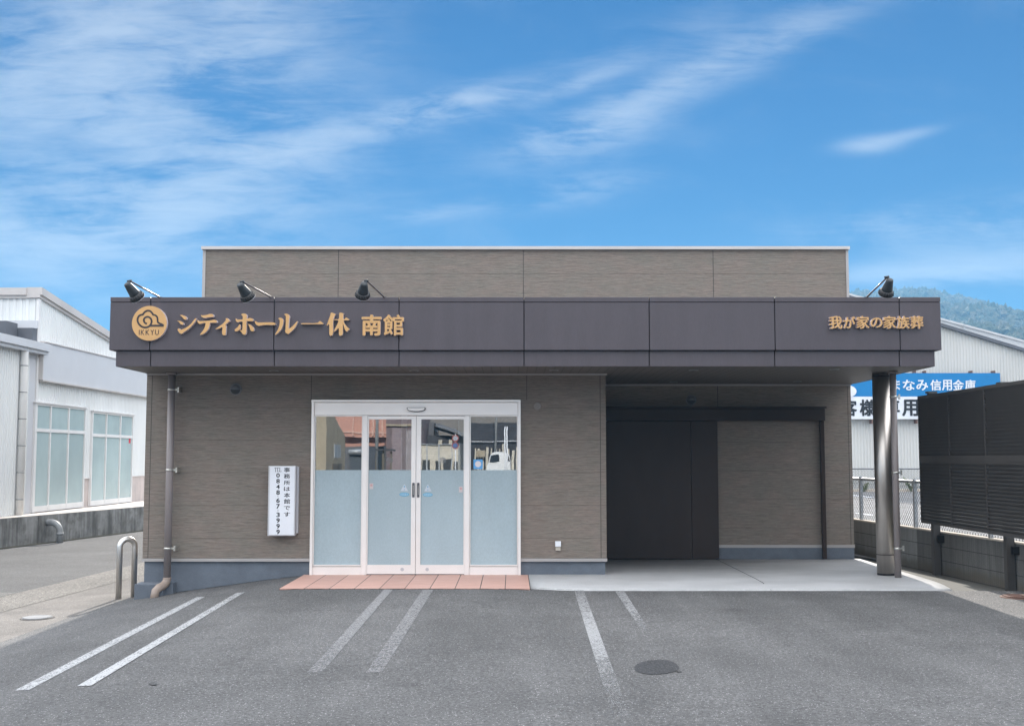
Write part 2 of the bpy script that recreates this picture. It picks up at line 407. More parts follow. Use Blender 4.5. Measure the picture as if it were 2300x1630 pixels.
# ------------------------------------------------------------------ building helpers
def BM(): return bmesh.new()
def box(bm, x0, x1, y0, y1, z0, z1):
    vs = [bm.verts.new(p) for p in ((x0, y0, z0), (x1, y0, z0), (x1, y1, z0), (x0, y1, z0), (x0, y0, z1), (x1, y0, z1), (x1, y1, z1), (x0, y1, z1))]
    for f in ((3, 2, 1, 0), (4, 5, 6, 7), (0, 1, 5, 4), (1, 2, 6, 5), (2, 3, 7, 6), (3, 0, 4, 7)):
        bm.faces.new([vs[i] for i in f])
    return bm
def bevel(bm, w=0.006, seg=2):
    bmesh.ops.bevel(bm, geom=list(bm.edges), offset=w, segments=seg, affect='EDGES', profile=0.5)
    return bm
def tube(bm, pts, rad, seg=12, cap=True):
    pts = [Vector(p) for p in pts]; rings = []
    rads = rad if isinstance(rad, (list, tuple)) else [rad] * len(pts)
    nrm = None
    for i, p in enumerate(pts):
        t = (pts[min(i + 1, len(pts) - 1)] - pts[max(i - 1, 0)]).normalized()
        if nrm is None:
            nrm = t.orthogonal().normalized()
        nrm = (nrm - t * nrm.dot(t)).normalized(); bn = t.cross(nrm)
        rings.append([bm.verts.new(p + (nrm * math.cos(2 * math.pi * k / seg) + bn * math.sin(2 * math.pi * k / seg)) * rads[i]) for k in range(seg)])
    for a, b in zip(rings, rings[1:]):
        for k in range(seg): bm.faces.new((a[k], a[(k + 1) % seg], b[(k + 1) % seg], b[k])).smooth = True
    if cap:
        bm.faces.new(list(reversed(rings[0]))); bm.faces.new(rings[-1])
    return bm
def prism(bm, poly, y0, y1, side=None, front=0):
    """polygon in (x, z) pulled from y0 (front) to y1"""
    a = [bm.verts.new((p[0], y0, p[1])) for p in poly]; b = [bm.verts.new((p[0], y1, p[1])) for p in poly]
    f = bm.faces.new(a); f.material_index = front
    g = bm.faces.new(list(reversed(b))); g.material_index = front
    for i in range(len(poly)):
        q = bm.faces.new((a[i], b[i], b[(i + 1) % len(poly)], a[(i + 1) % len(poly)]))
        if side is not None: q.material_index = side
    return bm
def disc(bm, c, r, y0, y1, seg=40, side=None, rx=None):
    return prism(bm, [(c[0] + (rx or r) * math.cos(2 * math.pi * k / seg), c[1] + r * math.sin(2 * math.pi * k / seg)) for k in range(seg)], y0, y1, side)
def wloc(o):
    p = Vector((0, 0, 0))
    while o: p += o.location; o = o.parent
    return p
def obj(name, bm, mat, parent=None, label=None):
    bmesh.ops.recalc_face_normals(bm, faces=bm.faces)
    me = bpy.data.meshes.new(name)
    if parent is not None:
        bmesh.ops.translate(bm, verts=bm.verts, vec=-wloc(parent))
    bm.to_mesh(me); bm.free()
    for m in (mat if isinstance(mat, (list, tuple)) else [mat]): me.materials.append(m)
    o = bpy.data.objects.new(name, me); C.objects.link(o)
    if parent is not None: o.parent = parent
    if label: o['label'] = label
    return o
def thing(name, label, cat, loc, group=None):
    o = bpy.data.objects.new(name, None); o.empty_display_size = 0.2; C.objects.link(o)
    o.location = loc; o['label'] = label; o['category'] = cat
    if group: o['group'] = group
    return o
def solo(name, bm, mat, label, cat, group=None):
    o = obj(name, bm, mat); o['label'] = label; o['category'] = cat
    if group: o['group'] = group
    return o
def struct(name, bm, mat):
    o = obj(name, bm, mat); o['kind'] = 'structure'; return o
def clip(bm, poly):
    """keep the part of a sheet inside a convex polygon (counter-clockwise, x-y)"""
    for i in range(len(poly)):
        a = Vector((*poly[i], 0)); b = Vector((*poly[(i + 1) % len(poly)], 0)); d = b - a
        bmesh.ops.bisect_plane(bm, geom=bm.verts[:] + bm.edges[:] + bm.faces[:], plane_co=a, plane_no=Vector((d.y, -d.x, 0)), clear_outer=True, dist=1e-5)
def sheet(name, poly, off, mat, step=0.3, gap=None):
    bm = BM(); xs = [p[0] for p in poly]; ys = [p[1] for p in poly]
    area = sum(poly[i][0] * poly[(i + 1) % len(poly)][1] - poly[(i + 1) % len(poly)][0] * poly[i][1] for i in range(len(poly)))
    if area < 0: poly = poly[::-1]
    x0, x1 = math.floor(min(xs) / step) * step, math.ceil(max(xs) / step) * step
    y0, y1 = math.floor(min(ys) / step) * step, math.ceil(max(ys) / step) * step
    nx, ny = round((x1 - x0) / step), round((y1 - y0) / step)
    g = [[bm.verts.new((x0 + i * step, y0 + j * step, 0)) for i in range(nx + 1)] for j in range(ny + 1)]
    for j in range(ny):
        for i in range(nx): bm.faces.new((g[j][i], g[j][i + 1], g[j + 1][i + 1], g[j + 1][i]))
    clip(bm, poly)
    for vv in bm.verts: vv.co.z = gz(vv.co.x, vv.co.y) + off
    return struct(name, bm, mat)

_GL = {}
def glyph(ch, bold=0.0):
    """outline of one character of the built-in font as flat triangles, unit box"""
    cu = bpy.data.curves.new('glyph', 'FONT'); cu.body = ch; cu.resolution_u = 4
    cu.fill_mode = 'FRONT'; cu.extrude = 0.02
    o = bpy.data.objects.new('glyph', cu); C.objects.link(o)
    bpy.context.view_layer.update()
    me = bpy.data.meshes.new_from_object(o.evaluated_get(bpy.context.evaluated_depsgraph_get()))
    C.objects.unlink(o); bpy.data.objects.remove(o); bpy.data.curves.remove(cu)
    return me
def letter(bm, ch, x0, x1, z0, z1, y0, y1, bold=0.0, front=0, side=None):
    """one character stretched to the rectangle x0..x1, z0..z1, front at y0; bold = stroke weight added, in letter widths"""
    me = glyph(ch)
    co = [vv.co.copy() for vv in me.vertices]
    ax, bx = min(c.x for c in co), max(c.x for c in co); ay, by = min(c.y for c in co), max(c.y for c in co)
    wx = bold * (x1 - x0); wz = bold * 0.8 * (z1 - z0)
    sh = [(0, 0)] + ([(wx * math.cos(k * math.pi / 4), wz * math.sin(k * math.pi / 4)) for k in range(8)] if bold else [])
    for n_, (sx, sz) in enumerate(sh):
        vm = []
        for c in co:
            X = x0 + wx + (c.x - ax) / max(bx - ax, 1e-6) * (x1 - x0 - 2 * wx); Z = z0 + wz + (c.y - ay) / max(by - ay, 1e-6) * (z1 - z0 - 2 * wz)
            vm.append(bm.verts.new((X + sx, (y0 if c.z > 0 else y1) + n_ * 0.00025, Z + sz)))
        for p in me.polygons:
            try: f = bm.faces.new([vm[i] for i in p.vertices])
            except ValueError: continue
            f.material_index = front if abs(p.normal.z) > 0.5 or side is None else side
    bpy.data.meshes.remove(me)
    return bm

# ------------------------------------------------------------------ ground
xs = [-1500, -400, -120, -60, -30] + [-15 + 0.6 * i for i in range(51)] + [30, 60, 120, 400, 1500]
ys = [-1500, -300, -120, -60, -30, -10] + [0.6 * i for i in range(84)] + [60, 80, 120, 250, 600, 1500]
bm = BM()
g = [[bm.verts.new((x, y, gz(x, y) - 0.03)) for x in xs] for y in ys]
for j in range(len(ys) - 1):
    for i in range(len(xs) - 1): bm.faces.new((g[j][i], g[j][i + 1], g[j + 1][i + 1], g[j + 1][i]))
struct('ground', bm, M_ground)

# left of the lot, from the lot outwards: concrete strip, exposed aggregate strip, road
LA = [(-5.95, -12), (-5.5, 12.4), (-5.42, 16.0), (-5.2, 16.3), (-5.2, 45)]
def lineA(y):
    for (xa, ya), (xb, yb) in zip(LA, LA[1:]):
        if ya <= y <= yb: return xa + (xb - xa) * (y - ya) / (yb - ya)
    return LA[-1][0]
lB = lambda y: -6.62 + (y - 14) * 0.066
lC = lambda y: -7.42 + (y - 14) * 0.055
sheet('lot_asphalt', [(-5.95, -12), (16, -12), (16, 14.7), (-5.455, 14.7)], 0.0, M_asph)
# strip beside the wall between lot and tile (the asphalt runs up to the plinth left of the tile)
sheet('lot_asphalt_ramp', [(-5.455, 14.7), (TILE_X0 + 0.05, 14.7), (TILE_X0 + 0.05, 16.27), (-5.2, 16.27), (-5.42, 16.0)], 0.0, M_asph)
sheet('lane_concrete', [(lB(-12), -12), (-5.95, -12), (-5.5, 12.4), (lB(12.4), 12.4)], 0.0, M_lane)
sheet('lane_concrete_rear', [(lB(12.4), 12.4), (-5.5, 12.4), (-5.42, 16.0), (lB(16.0), 16.0)], 0.0, M_lane)
sheet('lane_concrete_back', [(lB(16.0), 16.0), (-5.42, 16.0), (-5.15, 16.3), (-5.15, 19.5), (lB(30.3), 30.3)], 0.0, M_lane)
sheet('aggregate_strip', [(lC(-12), -12), (lB(-12), -12), (lB(34), 34), (lC(34), 34)], 0.004, M_gravel)
D0, D1 = Vector((-11.2, 25.4)), Vector((-10.1, 31.6))
ddir = (D1 - D0).normalized()
Dp = lambda t: D0 + ddir * t
a, b_ = Dp(-40), Dp(30)
sheet('road', [(a.x, a.y), (lC(a.y) + 0.08, a.y), (lC(b_.y) + 0.08, b_.y), (b_.x, b_.y)], 0.0, M_road, 0.6)
p0, p1 = onG(-60, 1303), onG(92, 1307)
sheet('road_patch', [(-10.5, 8), (lC(8) - 0.02, 8), (lC(17.2) - 0.02, 17.2), (-10.5, 17.75)], 0.004, asphalt('road_patch_asphalt', (0.08, 0.079, 0.076), (0.19, 0.187, 0.18), 0.1))
sheet('far_lot', [(6.9, 14.5), (70, 14.5), (70, 59.8), (5.6, 59.8), (5.6, 21)], 0.0, M_far, 1.2)

# tile strip before the door and concrete apron
bm = BM(); box(bm, TILE_X0, TILE_X1, TILE_Y0, TILE_Y1, -0.12, 0.0); struct('tile_paving', bm, M_tile)
AX0, AX1 = TILE_X1 + 0.004, 5.56
FRONT = onZ(1500, 1322, -0.03).y
bm = BM()
prof = [(FRONT, -0.10), (FRONT, -0.055), (FRONT + 0.10, -0.036), (FRONT + 0.3, -0.014), (FRONT + 0.62, -0.004), (FRONT + 1.0, 0.0), (18.7, 0.008), (18.7, -0.10)]
nx = 24
rows = []
for i in range(nx + 1):
    x = AX0 + (AX1 - AX0) * i / nx
    rows.append([bm.verts.new((x, y + 0.012 * mnoise.noise(Vector((x * 1.3, y, 0))) * (k < 5), z)) for k, (y, z) in enumerate(prof)])
for r0, r1 in zip(rows, rows[1:]):
    for k in range(len(prof) - 1): bm.faces.new((r0[k], r1[k], r1[k + 1], r0[k + 1])).smooth = k in (1, 2, 3, 4, 5)
bm.faces.new(rows[0]); bm.faces.new(list(reversed(rows[-1])))
struct('concrete_apron', bm, M_conc)
j0, j1 = onZ(1607.5, 1256, 0.0), onZ(1732, 1325, -0.05)
bm = BM()
for k in range(8):
    ya, yb = 18.6 + (FRONT + 0.02 - 18.6) * k / 8, 18.6 + (FRONT + 0.02 - 18.6) * (k + 1) / 8
    def za(y):
        for (y0, z0), (y1, z1) in zip(prof[1:], prof[2:]):
            if y0 <= y <= y1: return z0 + (z1 - z0) * (y - y0) / (y1 - y0) + 0.004
        return 0.012
    xa, xb = j0.x + (j1.x - j0.x) * k / 8, j0.x + (j1.x - j0.x) * (k + 1) / 8
    bm.faces.new([bm.verts.new(p) for p in ((xa - .006, ya, za(ya)), (xa + .006, ya, za(ya)), (xb + .006, yb, za(yb)), (xb - .006, yb, za(yb)))])
struct('apron_joint', bm, M_dark)
# pale concrete strip along the block wall
WA, WB = Vector((6.44, 14.1)), Vector((5.90, 21.0))      # foot of the block wall, lot side
def wallx(y): return WA.x + (WB.x - WA.x) * (y - WA.y) / (WB.y - WA.y)
sheet('side_strip_concrete', [(AX1 + 0.003, FRONT), (wallx(FRONT) + .05, FRONT - 0.06), (wallx(32) + .05, 32), (AX1 - 0.1, 32), (AX1 - 0.1, 18.7), (AX1 + 0.003, 18.7)], 0.022, M_conc2)

# dirt and moss along the joint before the tiles, the apron and the plinth
M_dirt = paint('joint_dirt', (0.035, 0.036, 0.024), 0.49, 18.0)
def joint(x0, y0, x1, y1, wd_):
    bm = BM(); n = 40; pr = None
    for i in range(n + 1):
        t = i / n; x = x0 + (x1 - x0) * t; y = y0 + (y1 - y0) * t; w_ = wd_ * (0.6 + 0.8 * abs(mnoise.noise(Vector((x * 3, y * 3, 1)))))
        d = Vector((x1 - x0, y1 - y0)).normalized(); q = Vector((x, y)) + Vector((d.y, -d.x)) * w_
        cur = (bm.verts.new((x, y, gz(x, y) + .007)), bm.verts.new((q.x, q.y, gz(q.x, q.y) + .007)))
        if pr: bm.faces.new((pr[0], pr[1], cur[1], cur[0]))
        pr = cur
    struct('joint_dirt', bm, M_dirt)
joint(TILE_X0, TILE_Y0 - .001, TILE_X1, TILE_Y0 - .001, 0.035); joint(TILE_X1, FRONT - .004, AX1, FRONT - .004, 0.03); joint(-5.1, 16.278, TILE_X0, 16.278, 0.04)
# parking lines (worn paint)
def line(pl, pr, ql, qr, mat, cr, wear=(0, 0, 0)):
    (ox, oy, s) = cr; P = lambda p: onG(ox + p[0] / s, oy + p[1] / s)
    a, b, c, d = P(pl), P(pr), P(ql), P(qr); bm = BM(); n = 26; prev = None
    for i in range(n + 1):
        t = i / n; l = a.lerp(c, t); r = b.lerp(d, t); row = []
        for k in range(4):
            q = l.lerp(r, k / 3); row.append(bm.verts.new((q.x, q.y, gz(q.x, q.y) + 0.005)))
        if prev:
            for k in range(3): bm.faces.new((prev[k], prev[k + 1], row[k + 1], row[k]))
        prev = row
    o = obj('parking_line', bm, mat); o['kind'] = 'structure'
    at_ = o.data.attributes.new('wear', 'FLOAT', 'POINT')      # how far the paint has gone along the line
    for k, d_ in enumerate(at_.data):
        t = (k // 4) / n; d_.value = wear[0] + (wear[1] - wear[0]) * t * 2 if t < .5 else wear[1] + (wear[2] - wear[1]) * (t * 2 - 1)
cr1, cr2 = (0, 1250, 1.993), (1150, 1200, 1.993)
line((880, 182), (918, 180), (65, 600), (130, 597), M_line, cr1)
line((1060, 162), (1095, 160), (345, 580), (408, 578), M_line, cr1, (0.02, 0.0, -0.03))
line((1719, 147), (1759, 147), (1374, 520), (1441, 520), M_line2, cr1, (-0.05, -0.01, 0.03))
line((1892, 148), (1940, 148), (1638, 520), (1710, 518), M_line2, cr1, (-0.02, 0.0, 0.03))
line((278, 250), (320, 250), (455, 830), (535, 830), M_line3, cr2, (0.03, -0.045, 0.12))
line((460, 252), (500, 252), (578, 430), (616, 430), M_line3, cr2, (0.0, 0.0, 0.08))
# dark round patch
c0 = onG(1475, 1498); bm = BM()
ring = []
for k in range(36):
    t = 2 * math.pi * k / 36; q = onG(1475 + 50 * math.cos(t) * (1 + 0.05 * math.sin(3 * t)), 1498 + 17 * math.sin(t) * (1 + 0.08 * math.cos(2 * t + 1)))
    ring.append(bm.verts.new((q.x, q.y, gz(q.x, q.y) + 0.004)))
bm.faces.new(ring); struct('asphalt_patch', bm, M_patch)
# small drips on the asphalt
for (px, py, r) in ((344, 1536, 10), (1525, 1508, 6)):
    bm = BM(); ring = []
    for k in range(14):
        t = 2 * math.pi * k / 14; q = onG(px + r * math.cos(t) * (1 + .2 * math.sin(2 * t)), py + r * 0.32 * math.sin(t))
        ring.append(bm.verts.new((q.x, q.y, gz(q.x, q.y) + 0.006)))
    bm.faces.new(ring); struct('oil_spot', bm, M_spot)

# manhole covers
def manhole(px, py, rpx, mat_f, mat_p, label, pattern):
    c = onG(px, py); r = rpx * c.y / F
    t = thing('manhole_cover', label, 'manhole cover', (c.x, c.y, gz(c.x, c.y)))
    bm = BM(); ring = [(c.x + r * math.cos(2 * math.pi * k / 40), c.y + r * math.sin(2 * math.pi * k / 40)) for k in range(40)]
    top = [bm.verts.new((x, y, gz(x, y) + 0.008)) for x, y in ring]; bot = [bm.verts.new((x, y, gz(x, y) - 0.05)) for x, y in ring]
    bm.faces.new(top)
    for k in range(40): bm.faces.new((bot[k], bot[(k + 1) % 40], top[(k + 1) % 40], top[k]))
    obj('frame_ring', bm, mat_f, t)
    bm = BM(); r2 = r * 0.88
    ring = [(c.x + r2 * math.cos(2 * math.pi * k / 40), c.y + r2 * math.sin(2 * math.pi * k / 40)) for k in range(40)]
    bm.faces.new([bm.verts.new((x, y, gz(x, y) + 0.012)) for x, y in ring])
    n = 11
    for i in range(-n, n + 1):
        d = i / n * r2 * 0.95; hl = math.sqrt(max(0, r2 * r2 * 0.9 - d * d))
        if hl < 0.02: continue
        zz = gz(c.x + d, c.y)
        if pattern == 'grid':
            box(bm, c.x + d - 0.006, c.x + d + 0.006, c.y - hl, c.y + hl, zz + 0.0125, zz + 0.018)
            box(bm, c.x - hl, c.x + hl, c.y + d - 0.006, c.y + d + 0.006, zz + 0.0122, zz + 0.0165)
        else:
            box(bm, c.x + d - 0.007, c.x + d + 0.007, c.y - hl, c.y + hl, zz + 0.0125, zz + 0.022)
    obj('cover_plate', bm, mat_p, t)
manhole(84, 1388, 36, M_lane, pmat('manhole_pale', (0.25, 0.255, 0.265), 0.6, 0.15, 10), 'round pale grey manhole cover in the concrete lane beside the lot', 'grid')
manhole(2289, 1341, 40, M_rust, M_rust, 'round rusty reddish manhole cover in the asphalt near the louvered screen', 'bars')

# ------------------------------------------------------------------ the hall
FY = 16.25
ZS = onY(1150, 822, 14.95).z            # soffit
XL, XR, XI, RY = -5.135, 5.45, onY(1361.5, 1050, FY).x, 18.65
Z_SB = onY(1150, 1253, FY).z; Z_PL = onY(1150, 1260.5, FY).z
hall = thing('memorial_hall', 'low brown flat roofed hall with dark canopy and white framed automatic doors', 'building', (0, FY, 0))
# opening of the entrance
z4 = lambda x, y, Y=16.2: onY(590 + x / 3.3833, 860 + y / 3.3833, Y)
EX0, EX1 = z4(372, 128).x, z4(1959, 128).x
EZ1 = z4(1100, 128).z
bm = BM()
box(bm, XL, EX0, FY, FY + 0.14, Z_SB, ZS); box(bm, EX1, XI, FY, FY + 0.14, Z_SB, ZS); box(bm, EX0, EX1, FY, FY + 0.14, EZ1, ZS)
box(bm, XL, XL + 0.14, FY + 0.14, RY, Z_SB, ZS); box(bm, XI - 0.14, XI, FY + 0.14, RY, Z_SB, ZS)
obj('siding_wall', bm, M_side, hall)
# taller rear block: the parapet above the canopy and the back wall of the recess
PX0 = onY(456.5, 620, RY).x; PX1 = onY(1904.5, 620, RY).x
ZP = onY(1150, 561, RY).z; ZP1 = onY(1150, 553, RY - 0.05).z
bm = BM()
box(bm, PX0, PX1, RY, RY + 0.15, Z_SB - 0.04, ZP); box(bm, PX0, PX0 + 0.15, RY + 0.15, 31, Z_SB, ZP); box(bm, PX1 - 0.15, PX1, RY + 0.15, 31, Z_SB, ZP)
box(bm, PX0 + .15, PX1 - .15, 30.85, 31, Z_SB, ZP)
obj('parapet_wall', bm, M_side, hall)
bm = BM(); box(bm, PX0 + .15, PX1 - .15, RY + .15, 30.85, ZP - 0.5, ZP - 0.4); obj('roof_deck', bm, M_greyroof, hall)
bm = BM(); box(bm, PX0 - 0.03, PX1 + 0.03, RY - 0.05, RY + 0.2, ZP, ZP1)
box(bm, PX0 - 0.03, PX0 + 0.2, RY + 0.2, 31.03, ZP, ZP1); box(bm, PX1 - 0.2, PX1 + 0.03, RY + 0.2, 31.03, ZP, ZP1)
obj('coping', bm, M_coping, hall)
bm = BM(); box(bm, PX0 - 0.012, PX0 + 0.035, RY - 0.012, RY + 0.04, ZS + 0.5, ZP - 0.002); obj('corner_trim', bm, M_trim, hall)
bm = BM(); box(bm, PX1 - 0.03, PX1 + 0.012, RY - 0.012, RY + 0.04, ZS + 0.5, ZP - 0.002)
obj('corner_trim', bm, M_trim, hall)
M_seal = pmat('sealant', (0.085, 0.075, 0.07), 0.8)
for px in (760, 1175.5, 1602):
    x = onY(px, 615, RY).x; bm = BM(); box(bm, x - 0.006, x + 0.006, RY - 0.003, RY + 0.01, ZS + 0.4, ZP - 0.001); obj('sealant_joint', bm, M_seal, hall)
for px, Y, z0, z1 in ((341, FY, Z_SB, ZS), (699, FY, EZ1, ZS), (1183, FY, EZ1, ZS), (1348, FY, Z_SB, ZS), (1904, RY, Z_SB, ZS), (1612, RY, 2.3, ZS)):
    x = onY(px, 900, Y).x; bm = BM(); box(bm, x - 0.005, x + 0.005, Y - 0.002, Y + 0.01, z0, z1 - 0.02); obj('sealant_joint', bm, M_seal, hall)
# plinth and starter trim
def each(name, mat, *bxs):
    for q in bxs: bm = BM(); box(bm, *q); obj(name, bm, mat, hall)
each('plinth', M_plinth, (XL + 0.02, EX0, FY + 0.03, FY + 0.13, -0.7, Z_PL), (EX1, XI - 0.02, FY + 0.03, FY + 0.13, -0.3, Z_PL),
     (XL + 0.02, XL + 0.12, FY + 0.131, RY, -0.7, Z_PL), (XI - 0.12, XI - 0.02, FY + 0.131, RY - 0.1, -0.3, Z_PL))
Z_SB2 = onY(1700, 1222.5, RY).z; Z_PL2 = onY(1700, 1229.5, RY).z
each('plinth', M_plinth, (XI, PX1 - 0.02, RY, RY + 0.12, -0.3, Z_SB - 0.05))
each('starter_trim', M_trim, (XL - 0.006, EX0, FY - 0.012, FY + 0.12, Z_PL + 0.001, Z_SB - 0.003), (EX1, XI + 0.006, FY - 0.012, FY + 0.12, Z_PL + 0.001, Z_SB - 0.003))
DX1 = onY(1611, 1100, RY).x
# recess wall lower edge
bm = BM(); box(bm, DX1, PX1 + 0.006, RY - 0.014, RY + 0.1, Z_PL2 + 0.001, Z_SB2 - 0.003)
obj('starter_trim', bm, M_trim, hall)
bm = BM(); box(bm, DX1 + 0.001, PX1 - 0.004, RY - 0.008, RY - 0.001, -0.3, Z_PL2); obj('plinth', bm, M_plinth, hall)
# wall-to-soffit trim
each('ceiling_trim', M_trim, (XL, XI + 0.02, FY - 0.025, FY - 0.001, ZS - 0.028, ZS - 0.002), (XI + .021, PX1, RY - 0.025, RY - 0.001, ZS - 0.028, ZS - 0.002))
# canopy: deck, soffit, fascia panels
YF = 14.9
ZT, ZC, ZM = onY(1150, 667.5, YF).z, onY(1150, 678, YF).z, onY(1150, 786, YF).z
FX0, FX1 = onY(247.5, 700, YF).x, onY(2112.5, 700, YF).x
SX0, SX1 = XL + 0.0, XR + 0.03
bm = BM(); box(bm, SX0 + .05, SX1 - .05, YF + 0.09, RY - 0.001, ZS + 0.02, ZT - 0.12); obj('canopy_deck', bm, M_greyroof, hall)
bm = BM(); box(bm, SX0 + .02, SX1 - .02, YF + 0.09, RY - 0.001, ZS, ZS + 0.018); obj('soffit', bm, M_soffit, hall)
bm = BM(); box(bm, FX0 + .02, FX1 - .02, YF + 0.02, YF + 0.085, ZM + 0.005, ZT - 0.03)
box(bm, SX0 + 0.01, SX1 - 0.01, YF + 0.07, YF + 0.0895, ZS + .002, ZM + 0.004)
for xx in (FX0 + 0.02, FX1 - 0.07): box(bm, xx, xx + .05, YF + 0.086, RY - .002, ZM + 0.005, ZT - 0.03)
obj('fascia_backing', bm, M_dark, hall)
JX = [FX0] + [onY(p, 730, YF).x for p in (337.5, 615.5, 896, 1177, 1458.5, 1740.5, 2021)] + [FX1]
G = 0.006
for i, (a, b) in enumerate(zip(JX, JX[1:])):
    a2 = a + (G if i else 0); b2 = b - (G if i < 7 else 0)
    bm = BM(); box(bm, a2, b2, YF, YF + 0.018, ZM, ZC - 0.005); bevel(bm, 0.003, 1); obj('fascia_panel', bm, M_fascia, hall)
    bm = BM(); box(bm, a2, b2, YF - 0.006, YF + 0.08, ZC, ZT); bevel(bm, 0.003, 1); obj('fascia_cap', bm, M_fascia, hall)
    a3 = max(a2, SX0); b3 = min(b2, SX1)
    bm = BM(); box(bm, a3, b3, YF + 0.05, YF + 0.068, ZS - 0.004, ZM - 0.006); bevel(bm, 0.003, 1); obj('fascia_lower_panel', bm, M_fascia, hall)
for xx, s in ((FX0, 1), (FX1, -1)):
    bm = BM(); box(bm, min(xx, xx + s * .018), max(xx, xx + s * .018), YF + 0.02, RY + 0.3 * (s > 9), ZM, ZC - 0.005); obj('fascia_panel', bm, M_fascia, hall)
    bm = BM(); box(bm, min(xx, xx + s * .08), max(xx, xx + s * .08), YF + 0.082, RY - .004, ZC, ZT); obj('fascia_cap', bm, M_fascia, hall)
for xx, s in ((SX0, 1), (SX1, -1)):
    bm = BM(); box(bm, min(xx, xx + s * .018), max(xx, xx + s * .018), YF + 0.07, RY - .004, ZS - 0.004, ZM - 0.006); obj('fascia_lower_panel', bm, M_fascia, hall)
# downlights in the soffit
M_dl = pmat('downlight_trim', (0.35, 0.38, 0.38), 0.35, 0.05)
for (px, py) in ((1557.7, 831), (1513, 857), (1791, 856), (1874, 829), (615, 832), (930, 831.5), (1244, 831)):
    c = onZ(px, py, ZS); bm = BM()
    for r0, z0, z1 in ((0.065, ZS - 0.006, ZS - 0.0005),):
        ring = [(c.x + r0 * math.cos(2 * math.pi * k / 24), c.y + r0 * math.sin(2 * math.pi * k / 24)) for k in range(24)]
        a = [bm.verts.new((x, y, z0)) for x, y in ring]; b = [bm.verts.new((x, y, z1)) for x, y in ring]
        bm.faces.new(a)
        for k in range(24): bm.faces.new((a[k], a[(k + 1) % 24], b[(k + 1) % 24], b[k]))
    dl = obj('downlight', bm, M_dl, hall)
    bm = BM(); bm.faces.new([bm.verts.new((c.x + 0.045 * math.cos(2 * math.pi * k / 20), c.y + 0.045 * math.sin(2 * math.pi * k / 20), ZS - 0.0075)) for k in range(20)])
    obj('lamp_lens', bm, M_lampr, dl)
# big dark sliding door in the recess
HZ0, HZ1 = onY(1600, 944.5, RY - 0.14).z, onY(1600, 917, RY - 0.14).z
HX1 = onY(1853, 930, RY - .14).x
dz0 = 0.016
bm = BM(); box(bm, XI + 0.002, onY(1553.5, 1100, RY - .1).x - 0.003, RY - 0.09, RY - 0.03, dz0, HZ0 - 0.006); bevel(bm, .004, 1)
box(bm, onY(1553.5, 1100, RY - .1).x + 0.003, DX1, RY - 0.09, RY - 0.03, dz0, HZ0 - 0.006)
sd = obj('sliding_door', bm, M_ddoor, hall)
bm = BM(); box(bm, XI + 0.002, HX1, RY - 0.15, RY - 0.001, HZ0, HZ1); bevel(bm, 0.006, 1); obj('door_rail_box', bm, M_ddoor, hall)
bm = BM(); box(bm, XI + 0.002, HX1 + .02, RY - 0.17, RY - 0.0008, HZ1 + 0.001, HZ1 + 0.03); obj('rail_box_cap', bm, M_ddoor, hall)
bm = BM(); box(bm, HX1 - 0.06, HX1, RY - 0.075, RY - 0.0095, dz0, HZ0 - 0.001); obj('door_stop_post', bm, M_ddoor, hall)

# entrance: frame, fixed panes, automatic leaves
def ebox(bm, x0, x1, y0, y1, Ya, Yb, ref=16.2):
    a, b = z4(x0, y0, ref), z4(x1, y1, ref); ym = (y0 + y1) / 2
    return a, b
TX = lambda x: z4(x, 245).x                       # zoomed picture column (measured near the top) -> x
BXs = lambda y: z4(1166, y).z
def eb(bm, x0, x1, y0, y1, Ya, Yb):
    box(bm, TX(x0), TX(x1), Ya, Yb, BXs(y1), BXs(y0)); return bm
bm = BM()
zb = 0.001
def ebz(bm, x0, x1, z0, z1, Ya, Yb): box(bm, TX(x0), TX(x1), Ya, Yb, z0, z1); return bm
zt0, zt1 = BXs(145), EZ1
ebz(bm, 372, 391, zb, zt0 - .001, 16.19, 16.40); ebz(bm, 1940, 1960, zb, zt0 - .001, 16.19, 16.40); ebz(bm, 372, 1960, zt0, zt1, 16.17, 16.40)
fr = obj('entrance_frame', bm, M_frame, hall)
bm = BM(); ebz(bm, 392, 1939, BXs(245), zt0 - 0.004, 16.215, 16.38); bevel(bm, .003, 1); obj('header_panel', bm, M_frame, fr)
bm = BM(); ebz(bm, 760, 797, zb, BXs(245) - .002, 16.205, 16.32); bevel(bm, .003, 1); obj('mullion', bm, M_frame, fr)
bm = BM(); ebz(bm, 1535, 1572, zb, BXs(245) - .002, 16.205, 16.32); bevel(bm, .003, 1); obj('mullion', bm, M_frame, fr)
bm = BM()
sx0, sx1, sxm = TX(1097), TX(1237), TX(1167); sz0, sz1 = BXs(220), BXs(186)
poly = [(sx0, sz1), (sx1, sz1), (sx1, sz1 - 0.02)] + [(sxm + (sx1 - sxm) * math.cos(t), (sz1 - .02) + (sz0 - sz1 + .02) * math.sin(t)) for t in [math.pi * k / 12 for k in range(1, 12)]] + [(sx0, sz1 - 0.02)]
prism(bm, poly, 16.16, 16.213); sen = obj('door_sensor', bm, M_lampr, fr)
bm = BM(); cx, cz = sum(p[0] for p in poly) / len(poly), sz1 - 0.012
prism(bm, [(sxm + (p[0] - sxm) * 0.93, sz1 - 0.006 + (p[1] - sz1) * 0.72) for p in poly], 16.155, 16.159); obj('sensor_cover', bm, M_frame, fr)
Z_F = BXs(661)
def pane(x0, x1, z0, z1, Y, name, parent):
    bm = BM(); box(bm, x0, x1, Y, Y + 0.006, z0, z1); g = obj('glass_pane', bm, M_glass, parent)
    bm = BM(); box(bm, x0 + .001, x1 - .001, Y - 0.0035, Y - 0.0015, z0, Z_F); obj('frosted_film', bm, M_film, parent)
    return g
